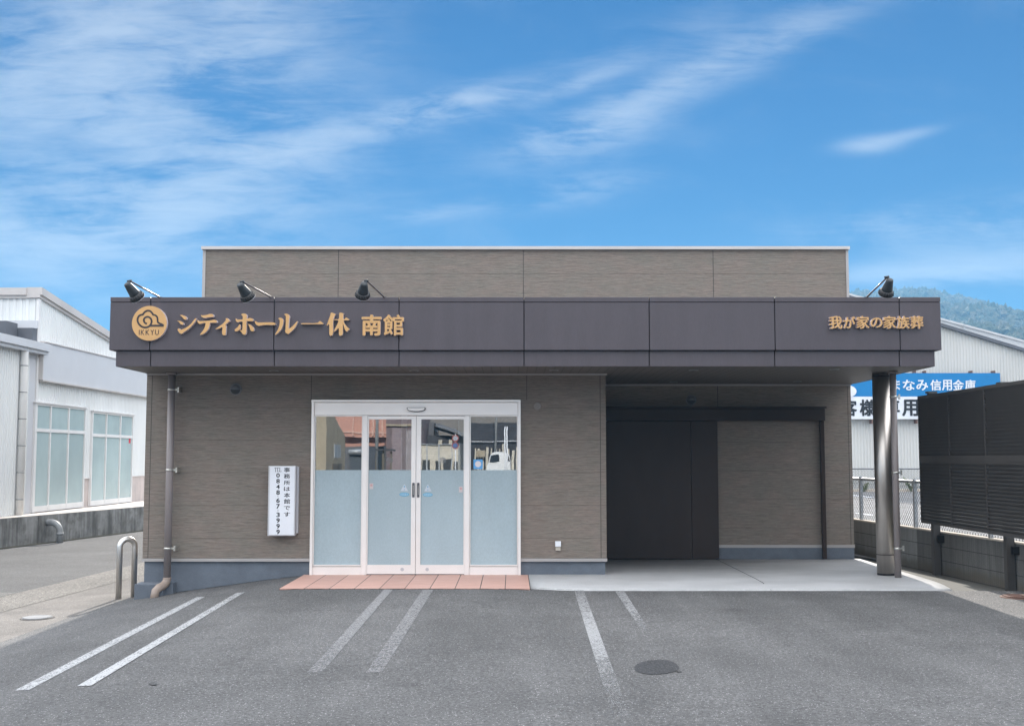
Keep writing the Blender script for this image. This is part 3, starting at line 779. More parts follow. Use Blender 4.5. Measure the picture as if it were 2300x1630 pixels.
def fixed_pane(x0, x1):
    zr1 = BXs(1381)
    bm = BM(); box(bm, x0, x1, 16.225, 16.30, zb, zr1 - 0.028); box(bm, x0, x1, 16.225, 16.30, zr1 - 0.020, zr1)
    box(bm, x0, x0 + 0.014, 16.23, 16.29, zr1 + .001, BXs(247)); box(bm, x1 - 0.012, x1, 16.23, 16.29, zr1 + .001, BXs(247))
    box(bm, x0 + .0145, x1 - .0125, 16.23, 16.29, BXs(253), BXs(247))
    p = obj('fixed_window', bm, M_frame, hall)
    pane(x0 + 0.014, x1 - 0.012, zr1 + 0.001, BXs(252), 16.26, '', p)
    return p
fwl = fixed_pane(TX(391.5), TX(759)); fwr = fixed_pane(TX(1573), TX(1939))
def leaf(x0, x1, gx0, gx1, hx, lockx, tri, stk, swx):
    zr1 = BXs(1381)
    bm = BM()
    box(bm, x0, gx0, 16.215, 16.255, 0.012, BXs(250)); box(bm, gx1, x1, 16.215, 16.255, 0.012, BXs(250))
    box(bm, gx0, gx1, 16.217, 16.253, 0.012, zr1); box(bm, gx0, gx1, 16.217, 16.253, BXs(275), BXs(250))
    p = obj('sliding_door', bm, M_frame, hall)
    pane(gx0, gx1, zr1 + 0.001, BXs(275) - .001, 16.236, '', p)
    bm = BM()
    hz0, hz1 = BXs(868), BXs(757); hw = 0.017
    poly = []
    for (cx, cz, t0) in ((hx + hw - .008, hz1 - .008, 0), (hx - hw + .008, hz1 - .008, 90), (hx - hw + .008, hz0 + .008, 180), (hx + hw - .008, hz0 + .008, 270)):
        for k in range(5): t = R(t0 + 22.5 * k); poly.append((cx + .008 * math.cos(t), cz + .008 * math.sin(t)))
    prism(bm, poly, 16.203, 16.2145); obj('door_handle', bm, pmat('handle_grey', (0.09, 0.09, 0.10), 0.4) if 'handle_grey' not in MATS else MATS['handle_grey'], p)
    bm = BM(); box(bm, hx - .003, hx + .003, 16.199, 16.2028, hz0 + .035, hz1 - .035); obj('grip_bar', bm, M_bracket, p)
    bm = BM(); disc(bm, (lockx, BXs(1415)), 0.024, 16.21, 16.2165, 24); disc(bm, (lockx, BXs(1415)), 0.013, 16.206, 16.2098, 20); obj('door_lock', bm, M_alu, p)
    # stickers on the film: warning triangle over an oval, a small pale notice at the outer edge
    tx, tz0, tz1 = tri; yy = 16.2295
    bm = BM(); w_ = 0.052; prism(bm, [(tx - w_, tz0), (tx + w_, tz0), (tx + .004, tz1), (tx - .004, tz1)], yy, yy + .002, None); tr_ = obj('warning_sticker', bm, MATS.get('sticker_pale') or pmat('sticker_pale', (0.52, 0.57, 0.62), 0.5, .02), p)
    bm = BM(); box(bm, tx - .007, tx + .007, yy - .001, yy - .0004, tz0 + .05, tz1 - .022); obj('warning_mark', bm, MATS.get('sticker_blue') or pmat('sticker_blue', (0.10, 0.36, 0.55), 0.5, .02), p)
    bm = BM(); box(bm, tx - .005, tx + .005, yy - .001, yy - .0004, tz0 + .012, tz0 + .026)
    obj('warning_mark', bm, MATS.get('sticker_blue') or pmat('sticker_blue', (0.10, 0.36, 0.55), 0.5, .02), p)
    oz = tz0 - 0.048; st_ = BM()
    disc(st_, (tx, oz), 0.026, yy, yy + .002, 28, rx=0.068); obj('warning_sticker', st_, MATS['sticker_blue'], p)
    bm = BM(); disc(bm, (tx, oz), 0.017, yy - .001, yy - .0003, 28, rx=0.055); obj('warning_label', bm, MATS.get('sticker_sky') or pmat('sticker_sky', (0.38, 0.55, 0.66), 0.5, .02), p)
    bm = BM()
    for k, ch in enumerate('自動扉'): letter(bm, ch, tx - .04 + k * .028, tx - .016 + k * .028, oz - .011, oz + .011, yy - .0018, yy - .0012, 0.02)
    obj('label_lettering', bm, MATS['sticker_blue'], p)
    sx, sz = stk
    bm = BM(); box(bm, sx - .026, sx + .026, yy, yy + .002, sz - .04, sz + .04); obj('notice_sticker', bm, MATS.get('sticker_pink') or pmat('sticker_pink', (0.55, 0.50, 0.50), 0.5, .02), p)
    bm = BM(); disc(bm, (sx, sz + .012), 0.018, yy - .001, yy - .0003, 20); obj('notice_mark', bm, MATS.get('sticker_red') or pmat('sticker_red', (0.55, 0.34, 0.33), 0.5, .02), p)
    # etched spiral on the clear glass
    bm = BM(); cx, cz = swx, BXs(587); pts = []
    for k in range(70):
        t = k / 69 * 2.6 * 2 * math.pi; rr = 0.008 + 0.036 * k / 69; pts.append((cx + rr * math.cos(t), 16.2315, cz + rr * math.sin(t)))
    for a, b in zip(pts, pts[1:]):
        a, b = Vector(a), Vector(b); d = (b - a).normalized(); nn = Vector((-d.z, 0, d.x)) * 0.0035
        bm.faces.new([bm.verts.new(q) for q in (a - nn, b - nn, b + nn, a + nn)])
    obj('etched_spiral', bm, MATS.get('etch_grey') or pmat('etch_grey', (0.22, 0.23, 0.24), 0.6, .05), p)
    return p
xm = TX(1167)
leaf(TX(797.5), xm - .003, TX(806), TX(1131), TX(1149), TX(1068), (TX(1079), BXs(820), BXs(768)), (TX(829), BXs(783)), TX(968))
leaf(xm + .003, TX(1534.5), TX(1204), TX(1528), TX(1185.5), TX(1256), (TX(1257), BXs(822), BXs(770)), (TX(1507), BXs(808)), TX(1372))
# blue square sticker with a white round seal on the right fixed pane
bm = BM(); box(bm, TX(1602), TX(1672), 16.2555, 16.2575, BXs(653), BXs(580)); obj('blue_sticker', bm, pmat('sticker_bright_blue', (0.12, 0.38, 0.72), 0.45, .03), fwr)
bm = BM(); cx, cz = TX(1637), BXs(615)
prism(bm, [(cx + (0.046 if k % 2 else 0.040) * math.cos(2 * math.pi * k / 40), cz + (0.046 if k % 2 else 0.040) * math.sin(2 * math.pi * k / 40)) for k in range(40)], 16.2535, 16.2548)
obj('sticker_seal', bm, pmat('sticker_white', (0.72, 0.68, 0.70), 0.5, .02), fwr)
# vestibule behind the glass
bm = BM()
ix0, ix1, iy0, iy1, iz1 = TX(372), TX(1960), 16.41, 19.6, BXs(200)
for q in (((ix0, iy0, 0), (ix0, iy1, 0), (ix0, iy1, iz1), (ix0, iy0, iz1)), ((ix1, iy0, 0), (ix1, iy1, 0), (ix1, iy1, iz1), (ix1, iy0, iz1)),
          ((ix0, iy1, 0), (ix1, iy1, 0), (ix1, iy1, iz1), (ix0, iy1, iz1)), ((ix0, iy0, iz1), (ix1, iy0, iz1), (ix1, iy1, iz1), (ix0, iy1, iz1)), ((ix0, iy0, .002), (ix1, iy0, .002), (ix1, iy1, .002), (ix0, iy1, .002))):
    bm.faces.new([bm.verts.new(p) for p in q])
obj('vestibule_interior', bm, pmat('interior_wall', (0.20, 0.165, 0.15), 0.8, 0.1), hall)
bm = BM()
for x in (-1.75, -0.85): box(bm, x, x + 0.09, 18.3, 18.36, 0.01, 2.4)
obj('inner_door_post', bm, M_frame, hall)

# small fittings on the walls
def vent(px, py, Y, mat):
    c = onY(px, py, Y); r = 0.083; bm = BM()
    ring0 = [(c.x + r * math.cos(2 * math.pi * k / 36), c.z + r * math.sin(2 * math.pi * k / 36)) for k in range(36)]
    prism(bm, ring0, Y - 0.025, Y - 0.001)
    v_ = obj('vent_cover', bm, mat, hall)
    bm = BM(); nlat, nlon = 8, 24; rr = 0.072; grid = []
    for i in range(nlat + 1):
        a = math.pi * 0.5 * i / nlat; row = []
        for k in range(nlon + 1):
            b = math.pi * k / nlon
            row.append(bm.verts.new((c.x + rr * math.cos(b) * math.cos(a) * 1.0, Y - 0.0255 - 0.075 * math.sin(a), c.z - 0.005 + rr * math.sin(b) * math.cos(a))))
        grid.append(row)
    for i in range(nlat):
        for k in range(nlon):
            try: bm.faces.new((grid[i][k], grid[i][k + 1], grid[i + 1][k + 1], grid[i + 1][k])).smooth = True
            except ValueError: pass
    bmesh.ops.remove_doubles(bm, verts=bm.verts, dist=1e-5)
    obj('vent_hood', bm, mat, v_)
    bm = BM(); prism(bm, [(c.x + 0.068 * math.cos(-math.pi * k / 20), c.z - 0.006 + 0.066 * math.sin(-math.pi * k / 20)) for k in range(21)], Y - 0.0285, Y - 0.0255)
    obj('vent_opening', bm, M_lampr, v_)
vent(530, 874, FY, pmat('vent_grey', (0.17, 0.17, 0.175), 0.4, 0.05, spec=0.5)); vent(1552, 898, RY, MATS['vent_grey'])
c = onY(1207, 912, FY); bm = BM(); disc(bm, (c.x, c.z), 0.055, FY - 0.012, FY - .001, 32); bevel(bm, .003, 1); obj('round_cap', bm, pmat('cap_brown', (0.19, 0.17, 0.155), 0.5), hall)
c0, c1 = onY(1247, 1215, FY - .04), onY(1260, 1236, FY - .04); bm = BM()
zc = c0.z - (c0.z - c1.z) * 0.58
box(bm, c0.x, c1.x, FY - 0.045, FY - .001, zc, c0.z); bevel(bm, .006, 2); so = obj('wall_outlet', bm, M_white, hall)
bm = BM(); box(bm, c0.x + .006, c1.x - .006, FY - 0.03, FY - .0015, c1.z, zc - .003); obj('outlet_base', bm, pmat('outlet_beige', (0.42, 0.38, 0.32), 0.5), so)
# downpipes with brackets
def pipe_run(x, y, z0, z1, r, brs, elbow):
    bm = BM()
    if elbow:
        pts = [(x, y, z1), (x, y, z0 + 0.22)]
        bm = tube(bm, pts, r, 20)
        p = obj('downpipe', bm, M_pipe, hall)
        bm = BM(); e = [Vector((x, y, z0 + 0.235))]
        for k in range(9):
            t = math.pi / 2 * k / 8; e.append(Vector((x - 0.07 * (1 - math.cos(t)), y - 0.12 * (1 - math.cos(t)), z0 + 0.13 + 0.09 * (1 - math.sin(t)) - 0.02 * k / 8)))
        e += [Vector((x - 0.10, y - 0.175, z0 + 0.07)), Vector((x - 0.115, y - 0.20, z0 - 0.06))]
        tube(bm, e, [r * 1.12] * len(e), 20); obj('pipe_elbow', bm, pmat('elbow_tan', (0.27, 0.215, 0.18), 0.5), p)
    else:
        tube(bm, [(x, y, z1), (x, y, z0)], r, 20); p = obj('downpipe', bm, M_pipe, hall)
    for zz in brs:
        bm = BM(); ring = [(r + 0.004) * 1.0]
        tube(bm, [(x, y, zz - .014), (x, y, zz + .014)], r + 0.004, 20)
        box(bm, x + r - .01, x + r + 0.04, y - 0.006, y + 0.006, zz - .012, zz + .012)
        box(bm, x + r + 0.028, x + r + 0.052, y + .004, FY - 0.002 if x < 0 else y + 0.02, zz - .035, zz + .035)
        obj('pipe_bracket', bm, M_bracket, p)
    bm = BM(); tube(bm, [(x, y, z1 - 0.03), (x, y, z1)], r * 1.5, 20); obj('pipe_collar', bm, M_pipe, p)
    return p
xp = onY(380.5, 1080, 16.1).x
pipe_run(xp, 16.1, gz(xp, 16.1), ZS, 0.05, [onY(380, y, 16.1).z for y in (875, 1055, 1231)], True)
xp2 = onY(2011.5, 1080, 15.87).x
pipe_run(xp2, 15.87, -0.01, ZS, 0.045, [onY(2011, y, 15.87).z for y in (891, 1061, 1231)], False)
# steel column
xc = onY(1985, 1080, 16.2).x; bm = BM(); tube(bm, [(xc, 16.2, 0.03), (xc, 16.2, ZS - 0.001)], 0.122, 48); col = obj('column', bm, M_steel, hall)
bm = BM(); tube(bm, [(xc, 16.2, 0.0), (xc, 16.2, 0.03)], 0.118, 48); obj('column_base', bm, M_dark, col)
for zz in (0.28, ZS - 0.05):
    bm = BM(); tube(bm, [(xc, 16.2, zz), (xc, 16.2, zz + 0.008)], 0.1235, 48); obj('column_seam', bm, M_engr, col)
# concrete catch block at the foot of the left downpipe
bm = BM(); bx0, bx1 = onY(301, 1320, 15.98).x, onY(392, 1320, 16.2).x
box(bm, bx0, bx1 - 0.1, 15.98, 16.275, -0.75, onY(340, 1311, 15.98).z); bevel(bm, .012, 2)
box(bm, bx1 - 0.1, bx1, 16.12, 16.272, -0.75, onY(340, 1309, 16.1).z)
solo('concrete_block', bm, M_plinth, 'low grey concrete block at the foot of the left downpipe', 'block')

# ------------------------------------------------------------------ lettering on the fascia
def A(x, y): return onY(390 + x / 8.489, 690 + y / 8.489, 14.84)
def sign_poly(bm, pts, offx=0.0):
    P = [A(x + offx, y) for x, y in pts]
    # one rounding pass along the outline keeps the corners of the brush strokes soft
    Q = []
    n = len(P)
    for i in range(n):
        a, b = P[i], P[(i + 1) % n]; Q += [a.lerp(b, 0.18), a.lerp(b, 0.82)]
    prism(bm, [(p.x, p.z) for p in Q], 14.84, 14.898, 1)
sg = thing('sign_lettering', 'gold brush style Japanese lettering on the left of the dark fascia', 'sign lettering', (A(1100, 520).x, 14.9, A(1100, 520).z))
GL = {
 'shi': [[(112,150),(160,145),(210,165),(250,195),(248,222),(225,235),(195,228),(175,200),(150,172)],
         [(60,258),(110,258),(150,270),(190,300),(190,325),(160,332),(130,322),(110,290),(85,268)],
         [(95,398),(130,432),(220,400),(320,330),(410,210),(440,215),(400,285),(330,370),(260,430),(190,475),(155,508),(115,495),(85,455),(72,425)]],
 'te': [[(515,145),(545,155),(620,150),(690,125),(740,130),(768,165),(755,182),(660,190),(600,203),(555,198),(525,172)],
        [(455,240),(480,265),(600,262),(700,252),(765,235),(815,250),(832,285),(800,295),(680,294),(692,320),(660,420),(590,495),(520,525),(498,522),(570,430),(600,360),(612,295),(560,300),(490,322),(462,290),(447,265)]],
 'i': [[(988,212),(1030,208),(1075,262),(1050,275),(975,340),(1000,350),(992,520),(970,535),(930,522),(922,480),(935,370),(880,400),(780,422),(850,375),(930,320),(1000,245)]],
 'ho': [[(1280,140),(1320,118),(1370,122),(1400,155),(1395,180),(1390,220),(1450,203),(1500,215),(1528,245),(1510,262),(1430,265),(1388,258),(1388,480),(1375,512),(1345,525),(1315,510),(1290,470),(1255,435),(1295,440),(1310,430),(1318,265),(1250,275),(1215,288),(1185,260),(1180,208),(1205,232),(1270,235),(1318,230),(1318,165)],
        [(1255,318),(1275,345),(1270,400),(1240,440),(1190,462),(1158,445),(1170,415),(1215,385),(1240,350)],
        [(1412,312),(1470,335),(1520,380),(1538,430),(1520,458),(1480,455),(1460,430),(1450,385),(1430,345)]],
 'bar': [[(1548,258),(1580,275),(1600,290),(1720,288),(1880,285),(1925,295),(1952,320),(1925,340),(1740,335),(1680,345),(1610,355),(1570,330),(1548,290)]],
 'ru': [[(1990,215),(2030,195),(2060,205),(2098,240),(2085,330),(2060,410),(2000,480),(1945,525),(1930,518),(1985,430),(2020,330),(2025,240)],
        [(2100,135),(2140,120),(2180,130),(2215,170),(2205,200),(2195,300),(2190,420),(2267,360),(2357,262),(2367,275),(2317,385),(2257,450),(2207,490),(2185,510),(2140,490),(2122,450),(2132,420),(2138,300),(2140,160)]],
 'ichi': [[(2427,304),(2747,303),(2785,255),(2862,312),(2847,322),(2747,322),(2432,322)]],
 'kyu': [[(2999,95),(3092,130),(3069,160),(3039,230),(3039,530),(2967,545),(2967,310),(2912,362),(2947,260),(2985,160)],
         [(3157,95),(3249,118),(3235,135),(3232,230),(3257,230),(3289,190),(3357,240),(3347,247),(3235,246),(3257,310),(3307,375),(3357,415),(3327,440),(3302,470),(3267,430),(3242,360),(3227,300),(3227,530),(3152,545),(3149,385),(3107,430),(3037,475),(3087,390),(3122,320),(3147,246),(3045,242),(3045,229),(3157,230)]],
}
for k, strokes in GL.items():
    bm = BM()
    for st in strokes: sign_poly(bm, st)
    obj('letter', bm, [M_gold, M_lside], sg)
def gold_char(ch, x0, x1, y0, y1, parent, bold=0.026):
    a, b = A(x0, y1), A(x1, y0); bm = BM()
    letter(bm, ch, a.x, b.x, a.z, b.z, 14.845, 14.898, bold, 0, 1); obj('letter', bm, [M_gold, M_lside], parent)
sg2 = thing('sign_lettering', 'two upright gold Japanese characters right of the brush lettering on the fascia', 'sign lettering', (A(3980, 540).x, 14.9, A(3980, 540).z))
gold_char('南', 2207 + 1372, 2207 + 1758, 140, 540, sg2, 0.032); gold_char('館', 2207 + 1785, 2207 + 2182, 138, 537, sg2, 0.024)
def A6(x, y): return (1750 + x / 4.167 - 390) * 8.489, (600 + y / 4.167 - 690) * 8.489
c = onY(1968, 742, 14.9)
sg3 = thing('sign_lettering', 'seven small gold Japanese characters at the right end of the fascia', 'sign lettering', (c.x, 14.9, c.z))
for ch, x0, x1, y0, y1 in (('我', 470, 592, 456, 576), ('が', 602, 714, 460, 572), ('家', 725, 845, 455, 574), ('の', 857, 968, 472, 566), ('家', 977, 1097, 455, 574), ('族', 1104, 1223, 456, 575), ('葬', 1232, 1350, 455, 575)):
    (xa, ya), (xb, yb) = A6(x0, y0), A6(x1, y1); gold_char(ch, xa, xb, ya, yb, sg3, 0.026)
# round emblem
E_ = lambda x, y: onY(280 + x / 16.24, 680 + y / 16.24, 14.84)
ec = E_(900, 745); er = 640 / 16.24 * 14.84 / F
em = thing('emblem_sign', 'round gold emblem with a dark cloud spiral and IKKYU on the fascia', 'emblem', (ec.x, 14.9, ec.z - er))
bm = BM(); disc(bm, (ec.x, ec.z), er, 14.84, 14.898, 64, 1); obj('emblem_disc', bm, [M_gold, M_lside], em)
def ribbon(bm, pts, wd, y, y2, sub=6):
    P = []
    n = len(pts)
    for i in range(n - 1):
        p0, p1, p2, p3 = pts[max(i - 1, 0)], pts[i], pts[i + 1], pts[min(i + 2, n - 1)]
        for k in range(sub):
            t = k / sub
            P.append(tuple(0.5 * ((2 * p1[j]) + (-p0[j] + p2[j]) * t + (2 * p0[j] - 5 * p1[j] + 4 * p2[j] - p3[j]) * t * t + (-p0[j] + 3 * p1[j] - 3 * p2[j] + p3[j]) * t ** 3) for j in (0, 1)))
    P.append(pts[-1]); prev = None
    for i, p in enumerate(P):
        a = Vector(P[max(i - 1, 0)]); b = Vector(P[min(i + 1, len(P) - 1)]); d = (b - a).normalized(); nn = Vector((-d.y, d.x)) * wd / 2
        l, r = E_(p[0] + nn.x, p[1] + nn.y), E_(p[0] - nn.x, p[1] - nn.y)
        cur = (bm.verts.new((l.x, y, l.z)), bm.verts.new((r.x, y, r.z)))
        if prev: bm.faces.new((prev[0], prev[1], cur[1], cur[0]))
        prev = cur
bm = BM()
yy = 14.8375
ribbon(bm, [(815, 762), (755, 740), (708, 680), (705, 600), (755, 535), (850, 512), (935, 555), (982, 640), (975, 740), (925, 825), (840, 885), (720, 898), (600, 850), (510, 755), (472, 640), (490, 530), (560, 455), (665, 430)], 66, yy, 0)
ribbon(bm, [(655, 440), (720, 350), (790, 300), (870, 285), (950, 315), (1010, 385), (1045, 445)], 66, yy - .0004, 0)
ribbon(bm, [(1030, 435), (1120, 455), (1185, 515), (1203, 600), (1210, 700), (1265, 745), (1370, 790), (1420, 832)], 60, yy - .0008, 0)
ribbon(bm, [(930, 835), (1100, 833), (1300, 833), (1425, 835)], 72, yy - .0012, 0)
obj('cloud_spiral', bm, M_engr, em)
bm = BM()
for ch, x0, x1 in (('I', 520, 548), ('K', 590, 725), ('K', 765, 905), ('Y', 940, 1075), ('U', 1110, 1250)):
    a, b = E_(x0, 1170), E_(x1, 985); letter(bm, ch, a.x, b.x, a.z, b.z, 14.837, 14.8395, 0.0)
obj('emblem_lettering', bm, M_engr, em)

# ------------------------------------------------------------------ sign box on the wall
s9 = lambda x, y, Y=16.07: onY(595 + x / 9.022, 1035 + y / 9.022, Y)
bx0, bx1, bz0, bz1 = s9(76, 1).x, s9(628, 1).x, s9(1, 1515).z, s9(1, 98).z
sb = thing('sign_box', 'upright white sign box with black telephone number beside the glass doors', 'sign', ((bx0 + bx1) / 2, FY, bz0))
bm = BM(); box(bm, bx0, bx1, 16.07, 16.10, bz0, bz1); bevel(bm, .004, 2); box(bm, bx0 + .02, bx1 + .0, 16.101, 16.195, bz0 + .01, bz1 - .005); obj('sign_case', bm, M_alu, sb)
bm = BM(); box(bm, bx0 + 0.02, bx1 + 0.02, 16.196, FY - .001, bz0 + .03, bz1 - 0.01); obj('wall_mount', bm, M_alu, sb)
bm = BM(); box(bm, bx0 + .022, bx1 - .014, 16.066, 16.0695, bz0 + .014, bz1 - .008); obj('sign_face', bm, M_white, sb)
bm = BM()
def sl(ch, x0, x1, y0, y1, bold):
    a, b = s9(x0 + 4, y1), s9(x1 + 4, y0); letter(bm, ch, a.x, b.x, a.z, b.z, 16.0645, 16.0658, bold)
for ch, y0, y1 in (('事', 132, 225), ('務', 258, 355), ('所', 390, 482), ('は', 520, 606), ('本', 642, 740), ('館', 768, 866), ('で', 908, 990), ('す', 1032, 1125)): sl(ch, 380, 508, y0, y1, 0.022)
for ch, y0, y1 in zip('0848', (245, 360, 475, 588), (336, 452, 566, 684)): sl(ch, 226, 300, y0, y1, 0.06)
for ch, y0, y1 in zip('67', (750, 868), (846, 966)): sl(ch, 226, 300, y0, y1, 0.06)
for ch, y0, y1 in zip('3999', (1040, 1155, 1270, 1385), (1135, 1250, 1365, 1482)): sl(ch, 228, 300, y0, y1, 0.06)
for y0 in (698, 985): sl('I', 258, 266, y0, y0 + 30, 0.0)
# TEL in a narrow serif face, drawn stroke by stroke
def stroke(x0, y0, x1, y1):
    a, b = s9(x0 + 4, y1), s9(x1 + 4, y0); box(bm, a.x, b.x, 16.0645, 16.0658, a.z, b.z)
for r_ in ((190, 132, 235, 138), (190, 138, 195, 150), (230, 138, 235, 150), (208, 138.2, 219, 212), (201, 212.2, 226, 218),
           (241, 132, 280, 138), (248, 138.2, 259, 211.8), (241, 212, 282, 218), (260, 172, 272, 178), (276, 138.2, 280, 152), (278, 196, 282, 211.8),
           (286, 132, 310, 138), (293, 138.2, 304, 211.8), (286, 212, 330, 218), (325, 190, 330, 211.8)): stroke(*r_)
obj('sign_lettering', bm, M_black, sb)

# ------------------------------------------------------------------ spotlights over the fascia
def lathe(bm, prof, o, ax, seg=24):
    ax = ax.normalized(); e1 = ax.orthogonal().normalized(); e2 = ax.cross(e1); rings = []
    for (t, r) in prof:
        rings.append([bm.verts.new(o + ax * t + (e1 * math.cos(2 * math.pi * k / seg) + e2 * math.sin(2 * math.pi * k / seg)) * r) for k in range(seg)])
    for a, b in zip(rings, rings[1:]):
        for k in range(seg): bm.faces.new((a[k], a[(k + 1) % seg], b[(k + 1) % seg], b[k])).smooth = True
    bm.faces.new(rings[0])
    return rings
def spotlight(top, bot, base_px, label):
    t = onY(*top, 14.0); b = onY(*bot, 14.14); bb = onY(*base_px, 14.93); bb.z = ZT
    th = thing('spotlight', label, 'spotlight', (bb.x, 14.93, ZT), 'sign spotlights on the canopy')
    ax = b - t; L = ax.length; ax.normalize()
    bm = BM(); lathe(bm, [(-0.008, 0.02), (0.0, 0.040), (0.02, 0.045), (0.035, 0.046), (0.05, 0.050), (L * 0.55, 0.062), (L * 0.74, 0.068), (L * 0.78, 0.060)], t, ax)
    hd = obj('lamp_body', bm, M_lampb, th)
    bm = BM(); lathe(bm, [(L * 0.72, 0.066), (L * 0.76, 0.078), (L * 0.9, 0.088), (L * 1.02, 0.092), (L * 1.02, 0.086), (L * 0.98, 0.080)], t, ax, 36)
    e1 = ax.orthogonal().normalized(); e2 = ax.cross(e1)
    for k in range(18):
        d = e1 * math.cos(2 * math.pi * k / 18) + e2 * math.sin(2 * math.pi * k / 18)
        tube(bm, [t + ax * L * 0.76 + d * 0.079, t + ax * L * 0.98 + d * 0.0925], 0.005, 6)
    obj('cooling_rim', bm, M_lampr, hd)
    bm = BM(); lathe(bm, [(L * 1.021, 0.0925), (L * 1.04, 0.0925), (L * 1.04, 0.089)], t, ax, 36); obj('lens_ring', bm, M_alu, hd)
    pv = t + Vector((0.03 if top[0] < 1150 else -0.02, 0.03, 0.035))
    bm = BM(); tube(bm, [bb + Vector((0, 0, -.005)), bb + (pv - bb) * 0.06 + Vector((0, 0, 0.0)), bb + (pv - bb) * 0.5, pv], 0.011, 12); obj('lamp_arm', bm, M_chrome, th)
    bm = BM(); tube(bm, [pv + Vector((-.035, 0, -.004)), pv + Vector((.018, 0, .004))], 0.016, 12); tube(bm, [pv, t + ax * 0.01], 0.012, 10); obj('swivel_joint', bm, M_lampb, th)
    bm = BM(); tube(bm, [bb, bb + Vector((0, 0, 0.006))], 0.032, 20); obj('base_plate', bm, M_fascia, th)
spotlight((285, 637), (309.5, 669), (360.3, 667), 'black spotlight on a thin arm above the round gold emblem')
spotlight((538.8, 638.5), (557.5, 668), (610.6, 667), 'black spotlight on a thin arm above the brush lettering, second from the left')
spotlight((818, 636.5), (814.2, 664), (864, 667), 'black spotlight on a thin arm above the two upright gold characters')
spotlight((1999, 628), (1989.5, 660), (1945.6, 665), 'black spotlight against the wooded hill at the right end of the canopy')

# ------------------------------------------------------------------ hoop bollard at the corner
p0 = onG(266, 1345); p1 = Vector((-5.315, 16.47, 0))
zt = onY(300, 1216, 15.9).z
bm = BM(); pts = [Vector((p0.x, p0.y, gz(p0.x, p0.y) - 0.1))]
m0 = (p0 + p1) / 2; hv = Vector((p1.x - p0.x, p1.y - p0.y, 0)) / 2; rad = hv.length; zc = zt - rad
for k in range(21):
    t = math.pi * k / 20; q = Vector((m0.x, m0.y, zc)) - hv * math.cos(t); q.z = zc + rad * math.sin(t); pts.append(q)
pts.append(Vector((p1.x, p1.y, gz(p1.x, p1.y) - 0.1)))
tube(bm, pts, 0.041, 20)
solo('hoop_bollard', bm, M_hoop, 'brushed steel hoop bollard at the left corner of the hall', 'bollard')

# ------------------------------------------------------------------ left: retaining wall, warehouse
dn = Vector((ddir.y, -ddir.x))              # towards the road
H_L = 0.64
def Q(t, off): p = Dp(t) - dn * off; return p
bm = BM()
def qbox(bm, t0, t1, o0, o1, z0, z1):
    ps = [Q(t0, o0), Q(t1, o0), Q(t1, o1), Q(t0, o1)]
    lo_ = [bm.verts.new((p.x, p.y, z0)) for p in ps]; hi_ = [bm.verts.new((p.x, p.y, z1)) for p in ps]
    bm.faces.new(lo_); bm.faces.new(hi_)
    for i in range(4): bm.faces.new((lo_[i], lo_[(i + 1) % 4], hi_[(i + 1) % 4], hi_[i]))
zr = gz(-10, 25)
LEN = [-30, 1.55, 9.2, 28]
for a, b in zip(LEN, LEN[1:]): qbox(bm, a + 0.012, b - 0.012, 0.0, 0.25, zr - 0.4, zr + H_L)
qbox(bm, -30, 28, 0.02, 0.24, zr - 0.4, zr + H_L - 0.01)
rw = solo('retaining_wall', bm, M_ret, 'low stained grey concrete retaining wall along the road below the white warehouse', 'retaining wall')
bm = BM(); qbox(bm, -30, 28, 0.012, 2.4, zr + H_L + .001, zr + H_L + 0.012); obj('ledge', bm, M_ledge, rw)
bm = BM(); qbox(bm, -30, 28, -0.16, -0.001, zr - 0.2, zr + 0.012); struct('gutter_soil', bm, pmat('gutter_moss', (0.075, 0.07, 0.05), 0.95, 0.35, 3, fine=0.25, fs=25))
# bent drain pipe out of the retaining wall
pc = onG(97, 1218); zz = gz(pc.x, pc.y); ex = Dp(0.0); bm = BM()
tb = (Vector((pc.x, pc.y)) - D0).dot(ddir)
foot = Dp(tb) + dn * 0.34
start = Dp(tb) - dn * 0.05
pts = [Vector((start.x, start.y, zz + 0.47))]
for k in range(0, 9):
    t = math.pi / 2 * k / 8; q = Dp(tb) + dn * (0.10 + 0.24 * math.sin(t)); pts.append(Vector((q.x, q.y, zz + 0.47 - 0.24 * (1 - math.cos(t)))))
pts.append(Vector((foot.x, foot.y, zz - 0.05)))
tube(bm, pts, 0.072, 18)
dp_ = solo('drain_pipe', bm, M_gpipe, 'bent grey drain pipe coming out of the stained retaining wall', 'pipe')
bm = BM(); tube(bm, [(foot.x, foot.y, zz + 0.18), (foot.x, foot.y, zz + 0.24)], 0.080, 18); obj('pipe_socket', bm, M_gpipe, dp_)

